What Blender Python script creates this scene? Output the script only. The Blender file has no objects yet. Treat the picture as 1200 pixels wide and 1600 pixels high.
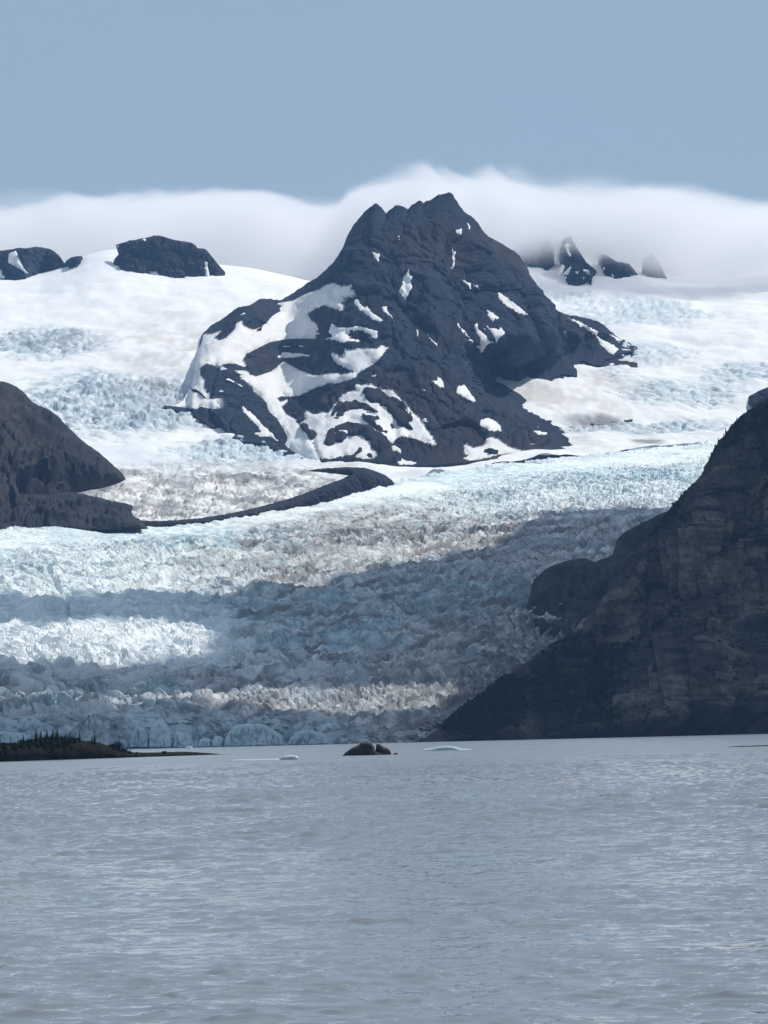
import bpy, math, random
import numpy as np
from mathutils import Matrix, Vector
from mathutils.bvhtree import BVHTree
from mathutils.geometry import delaunay_2d_cdt

random.seed(7)
scene = bpy.context.scene
COL = scene.collection

# ------------------------------------------------------------------ camera
FPX, CX, CY = 6000.0, 600.0, 800.0            # focal length and centre in photo pixels (1200 x 1600)
CAM = np.array([0.0, 0.0, 6.0])
PITCH, ROLL = math.atan(350 / 6000.0), 0.024
_f = np.array([0, math.cos(PITCH), math.sin(PITCH)])
_u0 = np.array([0, -math.sin(PITCH), math.cos(PITCH)])
_r0 = np.array([1.0, 0, 0])
_r = math.cos(ROLL) * _r0 - math.sin(ROLL) * _u0
_u = math.cos(ROLL) * _u0 + math.sin(ROLL) * _r0
cd = bpy.data.cameras.new('camera')
cam = bpy.data.objects.new('camera', cd)
COL.objects.link(cam)
cd.sensor_fit = 'VERTICAL'; cd.sensor_height = 24.0; cd.lens = 24.0 * FPX / 1600.0
cd.clip_start = 0.5; cd.clip_end = 60000
cam.matrix_world = Matrix(((_r[0], _u[0], -_f[0], CAM[0]), (_r[1], _u[1], -_f[1], CAM[1]),
                           (_r[2], _u[2], -_f[2], CAM[2]), (0, 0, 0, 1)))
scene.camera = cam

# ------------------------------------------------------------------ light
SUN_EL, SUN_AZ = math.radians(53), math.radians(62)      # azimuth from +Y (view) towards +X (right)
SUNV = np.array([math.cos(SUN_EL) * math.sin(SUN_AZ), math.cos(SUN_EL) * math.cos(SUN_AZ), math.sin(SUN_EL)])
world = bpy.data.worlds.new('World'); scene.world = world; world.use_nodes = True
wn, wl = world.node_tree.nodes, world.node_tree.links
wn.clear()
sky = wn.new('ShaderNodeTexSky'); sky.sky_type = 'NISHITA'; sky.sun_disc = False
sky.sun_elevation = SUN_EL; sky.sun_rotation = SUN_AZ
sky.altitude = 0; sky.air_density = 1.0; sky.dust_density = 0.3; sky.ozone_density = 3.0
bg = wn.new('ShaderNodeBackground'); bg.inputs['Strength'].default_value = 0.10
wo = wn.new('ShaderNodeOutputWorld')
# thin even high cloud over the blue: pulls the sky towards a soft blue grey, with faint broad streaks
geo = wn.new('ShaderNodeTexCoord')
mp = wn.new('ShaderNodeMapping'); mp.inputs['Scale'].default_value = (3.0, 3.0, 14.0)
nz = wn.new('ShaderNodeTexNoise'); nz.inputs['Scale'].default_value = 1.6; nz.inputs['Detail'].default_value = 4
mr = wn.new('ShaderNodeMapRange'); mr.inputs['From Min'].default_value = 0.35; mr.inputs['From Max'].default_value = 0.7
mr.inputs['To Min'].default_value = 0.62; mr.inputs['To Max'].default_value = 0.80
mx = wn.new('ShaderNodeMix'); mx.data_type = 'RGBA'
VEIL = (3.4, 4.45, 5.5, 1)
mx.inputs['B'].default_value = VEIL
wl.new(geo.outputs['Generated'], mp.inputs['Vector']); wl.new(mp.outputs['Vector'], nz.inputs['Vector'])
wl.new(nz.outputs['Fac'], mr.inputs['Value']); wl.new(mr.outputs['Result'], mx.inputs['Factor'])
sx_ = wn.new('ShaderNodeSeparateXYZ'); wl.new(geo.outputs['Generated'], sx_.inputs[0])
el = wn.new('ShaderNodeMapRange'); el.inputs['From Min'].default_value = 0.12; el.inputs['From Max'].default_value = 0.55
wl.new(sx_.outputs['Z'], el.inputs['Value'])
vm = wn.new('ShaderNodeMix'); vm.data_type = 'RGBA'; vm.inputs['A'].default_value = VEIL; vm.inputs['B'].default_value = (3.9, 4.6, 5.4, 1)
wl.new(el.outputs['Result'], vm.inputs['Factor']); wl.new(vm.outputs['Result'], mx.inputs['B'])
wl.new(sky.outputs['Color'], mx.inputs['A']); wl.new(mx.outputs['Result'], bg.inputs['Color'])
wl.new(bg.outputs['Background'], wo.inputs['Surface'])

sd = bpy.data.lights.new('sun', 'SUN'); sd.energy = 3.85; sd.angle = math.radians(0.5); sd.color = (1.0, 0.955, 0.89)
sun = bpy.data.objects.new('sun', sd); COL.objects.link(sun)
sun.rotation_euler = Vector(-SUNV).to_track_quat('-Z', 'Y').to_euler()
sun.location = (2000, 0, 3000)

scene.view_settings.view_transform = 'Standard'; scene.view_settings.look = 'None'
scene.view_settings.exposure = 0.0; scene.view_settings.gamma = 1.0
scene.view_settings.use_curve_mapping = False
cy = scene.cycles
cy.max_bounces = 8; cy.diffuse_bounces = 3; cy.glossy_bounces = 3; cy.transparent_max_bounces = 8
cy.volume_bounces = 8; cy.use_denoising = True
cy.volume_max_steps = 256
cy.caustics_reflective = False; cy.caustics_refractive = False

# ------------------------------------------------------------------ maths helpers
def unproj(x, y, D):
    """photo pixel + depth along the view (world Y, metres) -> world point(s)"""
    x, y, D = np.broadcast_arrays(np.asarray(x, float), np.asarray(y, float), np.asarray(D, float))
    a = (x - CX) / FPX; b = (CY - y) / FPX
    d = _f + a[..., None] * _r + b[..., None] * _u
    return CAM + d * (D / d[..., 1])[..., None]

def project(P):
    q = np.asarray(P, float) - CAM
    z = q @ _f
    return CX + FPX * (q @ _r) / z, CY - FPX * (q @ _u) / z

def on_water(x, y, z=0.0):
    """depth at which the pixel's ray meets height z"""
    a = (x - CX) / FPX; b = (CY - y) / FPX
    d = _f + a * _r + b * _u
    k = (z - CAM[2]) / d[2]
    return d[1] * k

_rng = np.random.RandomState(11)
_perm = np.concatenate([_rng.permutation(256)] * 3).astype(np.int64)
_g3 = _rng.normal(size=(256, 3)); _g3 /= np.linalg.norm(_g3, axis=1)[:, None]
_g2 = np.stack([np.cos(np.linspace(0, 2 * np.pi, 256, endpoint=False)), np.sin(np.linspace(0, 2 * np.pi, 256, endpoint=False))], 1)
_rv = _rng.rand(256, 3)

def fade(t): return t * t * t * (t * (t * 6 - 15) + 10)

def perlin2(x, y, seed=0):
    x = x + seed * 17.31; y = y + seed * 9.17
    ix = np.floor(x).astype(np.int64); iy = np.floor(y).astype(np.int64)
    fx, fy = x - ix, y - iy
    u, v = fade(fx), fade(fy)
    ix &= 255; iy &= 255
    def g(di, dj):
        h = _perm[_perm[(ix + di) & 255] + ((iy + dj) & 255)]
        gr = _g2[h]
        return gr[..., 0] * (fx - di) + gr[..., 1] * (fy - dj)
    a = g(0, 0) * (1 - u) + g(1, 0) * u
    b = g(0, 1) * (1 - u) + g(1, 1) * u
    return (a * (1 - v) + b * v) * 1.5

def perlin3(x, y, z, seed=0):
    x = x + seed * 13.7; y = y + seed * 7.9; z = z + seed * 3.3
    ix = np.floor(x).astype(np.int64); iy = np.floor(y).astype(np.int64); iz = np.floor(z).astype(np.int64)
    fx, fy, fz = x - ix, y - iy, z - iz
    u, v, w = fade(fx), fade(fy), fade(fz)
    ix &= 255; iy &= 255; iz &= 255
    def g(i, j, k):
        h = _perm[_perm[_perm[(ix + i) & 255] + ((iy + j) & 255)] + ((iz + k) & 255)]
        gr = _g3[h]
        return gr[..., 0] * (fx - i) + gr[..., 1] * (fy - j) + gr[..., 2] * (fz - k)
    def lx(j, k): return g(0, j, k) * (1 - u) + g(1, j, k) * u
    return ((lx(0, 0) * (1 - v) + lx(1, 0) * v) * (1 - w) + (lx(0, 1) * (1 - v) + lx(1, 1) * v) * w) * 1.4

def fbm2(x, y, oct=4, seed=0, gain=0.5):
    s = 0; a = 1.0
    for i in range(oct):
        s = s + a * perlin2(x * 2 ** i, y * 2 ** i, seed + i * 3); a *= gain
    return s

_ROT = []
for _i in range(16):
    _q, _ = np.linalg.qr(_rng.normal(size=(3, 3))); _ROT.append(_q)
def rot_noise(P, k, ys, zs, seed):
    R = _ROT[seed % 16]
    x, y, z = P[..., 0] * k, P[..., 1] * k * ys, P[..., 2] * k * zs
    return perlin3(x * R[0, 0] + y * R[0, 1] + z * R[0, 2], x * R[1, 0] + y * R[1, 1] + z * R[1, 2], x * R[2, 0] + y * R[2, 1] + z * R[2, 2], seed)

def fbm3(P, sc, oct=4, seed=0, zs=1.0, gain=0.5, ys=1.0):
    s = 0; a = 1.0
    for i in range(oct):
        k = 2 ** i / sc
        s = s + a * rot_noise(P, k, ys, zs, seed + i * 3); a *= gain
    return s

def ridged3(P, sc, oct=4, seed=0, zs=1.0, gain=0.5, ys=1.0):
    s = 0; a = 1.0
    for i in range(oct):
        k = 2 ** i / sc
        s = s + a * (1 - 2.2 * np.abs(rot_noise(P, k, ys, zs, seed + i * 3))); a *= gain
    return s

def warped(P, amp, sc):
    return P + amp * np.stack([perlin3(P[..., 0] / sc, P[..., 1] / sc, P[..., 2] / sc, 200 + k) for k in range(3)], -1)

def worley2(x, y, seed=0):
    """F1, F2 and a random value of the nearest cell"""
    ix = np.floor(x).astype(np.int64); iy = np.floor(y).astype(np.int64)
    f1 = np.full(x.shape, 9.0); f2 = np.full(x.shape, 9.0)
    rid = np.zeros(x.shape, np.int64); ox = np.zeros(x.shape); oy = np.zeros(x.shape)
    for i in (-1, 0, 1):
        for j in (-1, 0, 1):
            h = _perm[_perm[(ix + i + seed) & 255] + ((iy + j) & 255)]
            vx, vy = x - (ix + i + _rv[h, 0]), y - (iy + j + _rv[h, 1]); d = np.hypot(vx, vy)
            c = d < f1; ox = np.where(c, vx, ox); oy = np.where(c, vy, oy)
            f2 = np.where(c, f1, np.minimum(f2, d)); rid = np.where(c, h, rid); f1 = np.where(c, d, f1)
    return f1, f2, rid, ox, oy

def rockblocks(P, sz, seed, asp=1.8, lean=0.35):
    """jointed rock: tilted facets divided by narrow cracks"""
    W = warped(P, sz * 0.4, sz * 1.3)
    u = (W[..., 0] + lean * W[..., 2]) / sz; v = (W[..., 2] + 0.3 * W[..., 1] - 0.2 * W[..., 0]) / (sz * asp)
    f1, f2, rid, ox, oy = worley2(u, v, seed)
    return 1.7 * ((_rv[rid, 0] - 0.5) * ox + (_rv[rid, 1] - 0.5) * oy) + 0.8 * (_rv[rid, 2] - 0.5) - 0.5 * np.exp(-((f2 - f1) / 0.10) ** 2)

def sstep(a, b, x):
    t = np.clip((x - a) / (b - a), 0, 1)
    return t * t * (3 - 2 * t)

def pchip(tk, Y, tq):
    """monotone cubic through knots; Y (K, ...) at knots tk, sampled at tq (M,) -> (M, ...)"""
    tk = np.asarray(tk, float); Y = np.asarray(Y, float); tq = np.clip(np.asarray(tq, float), tk[0], tk[-1])
    sh = (-1,) + (1,) * (Y.ndim - 1)
    h = np.diff(tk).reshape(sh); d = np.diff(Y, axis=0) / h
    m = np.zeros_like(Y)
    if len(tk) > 2:
        p = d[:-1] * d[1:]
        m[1:-1] = np.where(p > 0, 2 * p / np.where(np.abs(d[:-1] + d[1:]) < 1e-12, 1, d[:-1] + d[1:]), 0)
    m[0] = d[0]; m[-1] = d[-1]
    k = np.clip(np.searchsorted(tk, tq, side='right') - 1, 0, len(tk) - 2)
    hh = (tk[k + 1] - tk[k]).reshape(sh); s = ((tq - tk[k]) / (tk[k + 1] - tk[k])).reshape(sh)
    s2, s3 = s * s, s * s * s
    return (2*s3 - 3*s2 + 1) * Y[k] + (s3 - 2*s2 + s) * hh * m[k] + (-2*s3 + 3*s2) * Y[k+1] + (s3 - s2) * hh * m[k+1]

def line(pts, col, xq):
    p = np.array(pts, float)
    return pchip(p[:, 0], p[:, col], xq)

# ------------------------------------------------------------------ mesh helpers
def make(name, V, F, mat=None, parent=None, smooth=True, colors=None, kind=None, label=None, cat=None, group=None):
    V = np.asarray(V, np.float32).reshape(-1, 3); F = np.asarray(F, np.int32)
    me = bpy.data.meshes.new(name)
    me.vertices.add(len(V)); me.vertices.foreach_set('co', V.ravel())
    n = F.shape[1]
    me.loops.add(F.size); me.loops.foreach_set('vertex_index', F.ravel())
    me.polygons.add(len(F)); me.polygons.foreach_set('loop_start', np.arange(0, F.size, n, dtype=np.int32))
    me.polygons.foreach_set('loop_total', np.full(len(F), n, np.int32))
    me.polygons.foreach_set('use_smooth', np.full(len(F), smooth))
    me.update(calc_edges=True)
    if colors is not None:
        ca = me.color_attributes.new('Col', 'FLOAT_COLOR', 'POINT')
        c = np.ones((len(V), 4), np.float32); c[:, :3] = np.asarray(colors).reshape(-1, 3)
        ca.data.foreach_set('color', c.ravel())
    if mat: me.materials.append(mat)
    ob = bpy.data.objects.new(name, me); COL.objects.link(ob)
    ob.parent = parent
    tag(ob, label, cat, group, kind)
    return ob

def tag(ob, label=None, cat=None, group=None, kind=None):
    if label: ob['label'] = label
    if cat: ob['category'] = cat
    if group: ob['group'] = group
    if kind: ob['kind'] = kind
    return ob

def empty(name, loc=(0, 0, 0), **k):
    o = bpy.data.objects.new(name, None); COL.objects.link(o); o.location = loc
    return tag(o, **k)

def gridfaces(ny, nx):
    i = np.arange((ny - 1) * (nx - 1)); r = i // (nx - 1); c = i % (nx - 1)
    a = r * nx + c
    return np.stack([a, a + 1, a + nx + 1, a + nx], 1)

def gridnormals(P):
    dx = np.gradient(P, axis=1); dy = np.gradient(P, axis=0)
    n = np.cross(dx, dy); n /= np.maximum(np.linalg.norm(n, axis=-1, keepdims=True), 1e-9)
    return n

def vnormals(V, F):
    n = np.zeros_like(V)
    fn = np.cross(V[F[:, 1]] - V[F[:, 0]], V[F[:, 2]] - V[F[:, 0]])
    for k in range(F.shape[1]): np.add.at(n, F[:, k], fn)
    return n / np.maximum(np.linalg.norm(n, axis=1, keepdims=True), 1e-9)

def jitter(poly, step, amp, seed):
    """subdivide an outline and roughen it"""
    p = np.array(poly, float); out = []
    for i in range(len(p)):
        a, b = p[i], p[(i + 1) % len(p)]
        L = np.hypot(*(b - a)); n = max(1, int(round(L / step)))
        nrm = np.array([-(b - a)[1], (b - a)[0]]) / max(L, 1e-6)
        for k in range(n):
            t = k / n; q = a + (b - a) * t
            w = amp * (1 if k else 0.4)
            d = w * (float(perlin2(np.array(q[0] / (step * 2.2)), np.array(q[1] / (step * 2.2)), seed)) +
                     0.6 * float(perlin2(np.array(q[0] / step), np.array(q[1] / step), seed + 5)))
            out.append(q + nrm * d)
    return np.array(out)

def inside(poly, pts):
    x, y = pts[:, 0], pts[:, 1]; c = np.zeros(len(pts), bool)
    p = np.asarray(poly); q = np.roll(p, -1, 0)
    for (x0, y0), (x1, y1) in zip(p, q):
        if y0 == y1: continue
        hit = ((y0 > y) != (y1 > y)) & (x < (x1 - x0) * (y - y0) / (y1 - y0) + x0)
        c ^= hit
    return c

def edgedist(poly, pts):
    p = np.asarray(poly); q = np.roll(p, -1, 0); d = np.full(len(pts), 1e9)
    for a, b in zip(p, q):
        ab = b - a; L = max(ab @ ab, 1e-9)
        t = np.clip(((pts - a) @ ab) / L, 0, 1)
        d = np.minimum(d, np.hypot(*(pts - a - t[:, None] * ab).T))
    return d

def trimesh2d(poly, step, aspect=1.0):
    """constrained triangulation of an outline with interior points"""
    poly = np.asarray(poly); lo, hi = poly.min(0), poly.max(0)
    sx, sy = step, step * aspect
    gx, gy = np.meshgrid(np.arange(lo[0], hi[0] + sx, sx), np.arange(lo[1], hi[1] + sy, sy))
    gx = gx + (np.arange(gx.shape[0]) % 2)[:, None] * sx * 0.5
    pts = np.stack([gx.ravel(), gy.ravel()], 1)
    pts += (np.random.RandomState(3).rand(*pts.shape) - 0.5) * np.array([sx, sy]) * 0.3
    pts = pts[inside(poly, pts)]
    if len(pts): pts = pts[edgedist(poly, pts) > min(sx, sy) * 0.45]
    allp = np.concatenate([poly, pts]) if len(pts) else poly
    n = len(poly)
    vo, eo, fo, *_ = delaunay_2d_cdt([Vector(p) for p in allp.tolist()], [(i, (i + 1) % n) for i in range(n)], [], 0, 1e-4)
    V = np.array([tuple(v) for v in vo]); F = np.array([f for f in fo if len(f) == 3])
    cen = V[F].mean(1)
    F = F[inside(poly, cen)]
    a = V[F]; ar = (a[:, 1, 0] - a[:, 0, 0]) * (a[:, 2, 1] - a[:, 0, 1]) - (a[:, 1, 1] - a[:, 0, 1]) * (a[:, 2, 0] - a[:, 0, 0])
    F[ar > 0] = F[ar > 0][:, ::-1]            # photo y points down: this winding faces the camera
    used = np.unique(F); rm = -np.ones(len(V), int); rm[used] = np.arange(len(used))
    return V[used], rm[F]

def inflate(poly, Dfun, thick, R, step, noise=None, back=0.6, ja=0.0, js=4.0, seed=1, aspect=1.0):
    """a solid body from an outline in the photo: own depth, rounded front of 'thick' metres, closed back"""
    poly = jitter(poly, js, ja, seed) if ja else jitter(poly, js, 0.0, seed)
    V2, F = trimesh2d(poly, step, aspect)
    d = edgedist(poly, V2)
    e = np.clip(d / R, 0, 1); b = thick * np.sqrt(np.maximum(0, 1 - (1 - e) ** 2))
    D = Dfun(V2[:, 0], V2[:, 1])
    front = unproj(V2[:, 0], V2[:, 1], D)
    front[:, 1] -= b; front[:, 0] *= 1; 
    if noise:
        n = vnormals(front, F)
        w = np.clip(d / (step * 5.0), 0.05, 1)[:, None]
        front = front + n * noise(front)[:, None] * w
    bk = unproj(V2[:, 0], V2[:, 1], D); bk[:, 1] += b * back
    edge = d < 1e-3
    idx = np.arange(len(V2)); bi = np.where(edge, idx, idx + len(V2))
    V = np.concatenate([front, bk]); F2 = np.concatenate([F, bi[F][:, ::-1]])
    used = np.unique(F2); rm = -np.ones(len(V), int); rm[used] = np.arange(len(used))
    return V[used], rm[F2]

# ------------------------------------------------------------------ materials
def nodemat(name):
    m = bpy.data.materials.new(name); m.use_nodes = True
    nt = m.node_tree; b = nt.nodes['Principled BSDF']
    return m, nt, b

def surf_mat(name, color=None, attr=False, var=0.25, scales=(20.0,), rough=0.85, bump=0.0, bscale=5.0, stretch=(1, 1, 1),
             col2=None, spec=0.3, detail=6):
    m, nt, b = nodemat(name)
    N, L = nt.nodes, nt.links
    tc = N.new('ShaderNodeTexCoord'); mp = N.new('ShaderNodeMapping'); mp.inputs['Scale'].default_value = stretch
    L.new(tc.outputs['Object'], mp.inputs['Vector'])
    if attr:
        src = N.new('ShaderNodeVertexColor'); src.layer_name = 'Col'; out = src.outputs['Color']
    else:
        src = N.new('ShaderNodeRGB'); src.outputs[0].default_value = (*color, 1); out = src.outputs[0]
    if col2:
        n0 = N.new('ShaderNodeTexNoise'); n0.inputs['Scale'].default_value = 1.0 / (scales[0] * 4); n0.inputs['Detail'].default_value = detail
        L.new(mp.outputs['Vector'], n0.inputs['Vector'])
        r0 = N.new('ShaderNodeMapRange'); r0.inputs['From Min'].default_value = 0.42; r0.inputs['From Max'].default_value = 0.6
        L.new(n0.outputs['Fac'], r0.inputs['Value'])
        m0 = N.new('ShaderNodeMix'); m0.data_type = 'RGBA'; m0.inputs['B'].default_value = (*col2, 1)
        L.new(r0.outputs['Result'], m0.inputs['Factor']); L.new(out, m0.inputs['A']); out = m0.outputs['Result']
    for s in scales:
        n = N.new('ShaderNodeTexNoise'); n.inputs['Scale'].default_value = 1.0 / s; n.inputs['Detail'].default_value = detail
        n.inputs['Roughness'].default_value = 0.65
        L.new(mp.outputs['Vector'], n.inputs['Vector'])
        r = N.new('ShaderNodeMapRange'); r.inputs['From Min'].default_value = 0.3; r.inputs['From Max'].default_value = 0.7
        r.inputs['To Min'].default_value = 1 - var; r.inputs['To Max'].default_value = 1 + var
        L.new(n.outputs['Fac'], r.inputs['Value'])
        mm = N.new('ShaderNodeMix'); mm.data_type = 'RGBA'; mm.blend_type = 'MULTIPLY'; mm.inputs['Factor'].default_value = 1
        L.new(out, mm.inputs['A']); L.new(r.outputs['Result'], mm.inputs['B']); out = mm.outputs['Result']
    L.new(out, b.inputs['Base Color'])
    b.inputs['Roughness'].default_value = rough; b.inputs['Specular IOR Level'].default_value = spec
    if bump:
        n = N.new('ShaderNodeTexNoise'); n.inputs['Scale'].default_value = 1.0 / bscale; n.inputs['Detail'].default_value = 8
        n.inputs['Roughness'].default_value = 0.7
        L.new(mp.outputs['Vector'], n.inputs['Vector'])
        bp = N.new('ShaderNodeBump'); bp.inputs['Strength'].default_value = 1.0; bp.inputs['Distance'].default_value = bump
        L.new(n.outputs['Fac'], bp.inputs['Height']); L.new(bp.outputs['Normal'], b.inputs['Normal'])
    return m

M_ICE = surf_mat('glacier_ice', attr=True, var=0.14, scales=(9.0, 2.2), rough=0.6, bump=0.5, bscale=2.0, spec=0.3)
M_SNOW = surf_mat('old_snow', attr=True, var=0.04, scales=(60.0, 9.0), rough=0.8, bump=0.6, bscale=14.0, spec=0.15)
M_PATCH = surf_mat('snow_patch', (0.80, 0.80, 0.79), var=0.05, scales=(30.0, 6.0), rough=0.85, bump=0.5, bscale=9.0, spec=0.1)
M_ROCK = surf_mat('slate_rock', (0.022, 0.030, 0.046), var=0.30, scales=(70.0, 14.0), rough=0.9, bump=6.0, bscale=16.0,
                  stretch=(1, 0.2, 0.35), col2=(0.033, 0.032, 0.038), spec=0.1)
M_PEAK = surf_mat('peak_rock', attr=True, var=0.30, scales=(60.0, 12.0), rough=0.9, bump=6.0, bscale=16.0, stretch=(1, 0.2, 0.35), spec=0.1)
M_ROCK_L = surf_mat('brown_slate_rock', (0.032, 0.037, 0.046), var=0.32, scales=(40.0, 9.0), rough=0.9, bump=4.5, bscale=12.0,
                    stretch=(1, 0.3, 0.5), col2=(0.044, 0.041, 0.041), spec=0.1)
M_CLIFF = surf_mat('cliff_rock', attr=True, var=0.35, scales=(16.0, 4.0), rough=0.9, bump=2.6, bscale=7.0, stretch=(1, 0.3, 0.45), spec=0.2)
M_KNOB = surf_mat('scoured_rock', (0.050, 0.052, 0.056), var=0.5, scales=(22.0, 6.0), rough=0.9, bump=3.0, bscale=8.0, stretch=(1, 0.3, 0.6), col2=(0.026, 0.030, 0.022), spec=0.1)
M_SHRUB = surf_mat('alder_scrub', (0.020, 0.029, 0.011), var=0.4, scales=(30.0, 5.0), rough=0.9, spec=0.1)
M_CONIFER = surf_mat('conifer', (0.018, 0.030, 0.016), var=0.35, scales=(4.0, 0.7), rough=0.9, spec=0.1)
M_BARK = surf_mat('bark', (0.05, 0.04, 0.032), var=0.3, scales=(0.4,), rough=0.95, spec=0.1)
M_BOULDER = surf_mat('wet_boulder', (0.034, 0.030, 0.028), var=0.35, scales=(2.5, 0.5), rough=0.75, bump=0.15, bscale=0.8, col2=(0.045, 0.040, 0.037), spec=0.12)
M_SOIL = surf_mat('island_soil', (0.013, 0.012, 0.010), var=0.35, scales=(8.0, 1.5), rough=0.95, bump=0.3, bscale=1.5, col2=(0.016, 0.018, 0.011), spec=0.03)
M_BERG = surf_mat('berg_ice', (0.46, 0.55, 0.58), var=0.12, scales=(6.0, 1.2), rough=0.35, bump=0.25, bscale=2.0, col2=(0.36, 0.46, 0.50), spec=0.5)
M_GRAVEL = surf_mat('gravel', (0.16, 0.155, 0.15), var=0.3, scales=(1.5, 0.2), rough=0.95, bump=0.05, bscale=0.15)
M_WOOD = surf_mat('driftwood', (0.06, 0.052, 0.045), var=0.3, scales=(0.6,), rough=0.9, stretch=(0.2, 1, 1))

def water_mat():
    m, nt, b = nodemat('lake_water')
    N, L = nt.nodes, nt.links
    b.inputs['Base Color'].default_value = (0.198, 0.232, 0.260, 1)
    b.inputs['IOR'].default_value = 1.333; b.inputs['Specular IOR Level'].default_value = 0.5
    tc = N.new('ShaderNodeTexCoord')
    def noise(sc, stx, det):
        mp = N.new('ShaderNodeMapping'); mp.inputs['Scale'].default_value = (stx, 1, 1)
        n = N.new('ShaderNodeTexNoise'); n.inputs['Scale'].default_value = sc; n.inputs['Detail'].default_value = det
        L.new(tc.outputs['Object'], mp.inputs['Vector']); L.new(mp.outputs['Vector'], n.inputs['Vector'])
        return n.outputs['Fac']
    bp = N.new('ShaderNodeBump'); bp.inputs['Strength'].default_value = 1; bp.inputs['Distance'].default_value = 0.006
    L.new(noise(3.5, 0.5, 3), bp.inputs['Height'])
    bp2 = N.new('ShaderNodeBump'); bp2.inputs['Strength'].default_value = 1; bp2.inputs['Distance'].default_value = 0.05
    L.new(noise(0.5, 0.45, 4), bp2.inputs['Height']); L.new(bp.outputs['Normal'], bp2.inputs['Normal'])
    L.new(bp2.outputs['Normal'], b.inputs['Normal'])
    # calm and wind-roughened lanes
    r = N.new('ShaderNodeMapRange'); r.inputs['From Min'].default_value = 0.4; r.inputs['From Max'].default_value = 0.62
    r.inputs['To Min'].default_value = 0.05; r.inputs['To Max'].default_value = 0.13
    sp = N.new('ShaderNodeSeparateXYZ'); L.new(tc.outputs['Object'], sp.inputs[0])
    rr = N.new('ShaderNodeMapRange'); rr.inputs['From Min'].default_value = 500; rr.inputs['From Max'].default_value = 1000; rr.inputs['To Min'].default_value = 0.0; rr.inputs['To Max'].default_value = 0.22
    L.new(sp.outputs['Y'], rr.inputs['Value'])           # waves too small to mesh far out: rougher sheen instead
    ad = N.new('ShaderNodeMath'); L.new(r.outputs['Result'], ad.inputs[0]); L.new(rr.outputs['Result'], ad.inputs[1])
    L.new(noise(0.006, 0.25, 3), r.inputs['Value']); L.new(ad.outputs[0], b.inputs['Roughness'])
    return m
M_WATER = water_mat()

# ================================================================== the setting
# ------------------------------------------------------------------ lake
WAVE = 1.12
def build_lake():
    ys = [18.0]
    while ys[-1] < 3420:
        y = ys[-1]
        if y < 74: st = 2.0
        elif y < 470: st = 0.00128 * y
        elif y < 1000: st = 0.002 * y
        else: st = min(0.002 * y * (1 + (y - 1000) / 25), 150)
        ys.append(y + st)
    ys = np.array(ys)
    s = np.concatenate([[-2.5, -1.2, -0.6, -0.3, -0.18], np.linspace(-0.118, 0.118, 232), [0.18, 0.3, 0.6, 1.2, 2.5]])
    Y, S = np.meshgrid(ys, s, indexing='ij')
    X = S * np.maximum(Y, 70)
    # a short-crested wind sea: many small wave trains running roughly towards the viewer, crests sharpened
    rw = np.random.RandomState(21); h = np.zeros_like(X); dX = np.zeros_like(X); dY = np.zeros_like(X)
    for i in range(34):
        lam = 0.36 * (2.6 / 0.36) ** (i / 33.0) * rw.uniform(0.9, 1.1); th = rw.normal(0, 0.42) + 0.10
        k = 2 * math.pi / lam; a = 0.0030 * lam ** 0.85; kx, ky = k * math.sin(th), k * math.cos(th)
        ph = kx * X + ky * Y + rw.uniform(0, 6.28) + 1.3 * perlin2(X / (lam * 7), Y / (lam * 7), i)
        h += a * np.cos(ph); q = a * 1.3 * np.sin(ph); dX -= q * math.sin(th); dY -= q * math.cos(th)
    # short steep wavelets riding on it, their fronts turned to the viewer
    def wavelets(sx, sy, wd, sd):
        p = perlin2(X / sx + 0.5 * perlin2(X / 3, Y / 3, sd + 1), Y / sy + 0.12 * X / sy, sd)
        q = p / wd                              # asymmetric: steep towards the viewer, long back
        return np.where(q < 0, np.exp(-q * q), np.exp(-(q / 3.5) ** 2)) * sstep(-0.12, 0.3, perlin2(X / (sx * 0.9), Y / (sy * 1.8), sd + 2))
    nearw = 1 - sstep(110, 230, Y)
    h = h + nearw * (0.050 * wavelets(2.6, 1.1, 0.09, 31) + 0.04 * wavelets(1.7, 0.8, 0.11, 45)) + sstep(90, 170, Y) * (0.075 * wavelets(4.2, 2.2, 0.09, 35) + 0.05 * wavelets(2.8, 1.6, 0.11, 47)) + sstep(160, 320, Y) * 0.11 * wavelets(8.0, 5.0, 0.09, 39)
    gust = 0.65 + 0.95 * sstep(-0.3, 0.7, 0.6 * perlin2(X / 40, Y / 90, 9) + 0.6 * perlin2(X / 9, Y / 16, 10) + 0.6 * perlin2(X / 2.6, Y / 3.6, 12))
    fadeo = sstep(60, 72, Y) * (1 - 0.0 * Y) * (1 - sstep(850, 990, Y)) * (1 - sstep(0.112, 0.118, np.abs(S)))
    fadeo = fadeo * gust * WAVE * (1 + 0.9 * sstep(100, 330, Y))
    Z = h * fadeo; X = X + dX * fadeo; Y = Y + dY * fadeo
    return make('lake', np.stack([X, Y, Z], -1), gridfaces(*X.shape)[:, :], M_WATER, kind='structure',
                label='wind-rippled grey-blue glacial lake filling the foreground')
build_lake()
# the near bank, under and behind the viewer
gx, gy = np.meshgrid(np.linspace(-250, 250, 60), np.linspace(-140, 26, 40))
gz = 4.3 * (1 - sstep(-6, 24, gy)) - 0.35 * sstep(10, 26, gy) + 0.25 * fbm2(gx / 9, gy / 9, 3, 5) * (1 - sstep(8, 20, gy))
make('shore', np.stack([gx, gy, gz], -1), gridfaces(40, 60), M_GRAVEL, kind='structure', label='gravel bank under the viewer')

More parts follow.
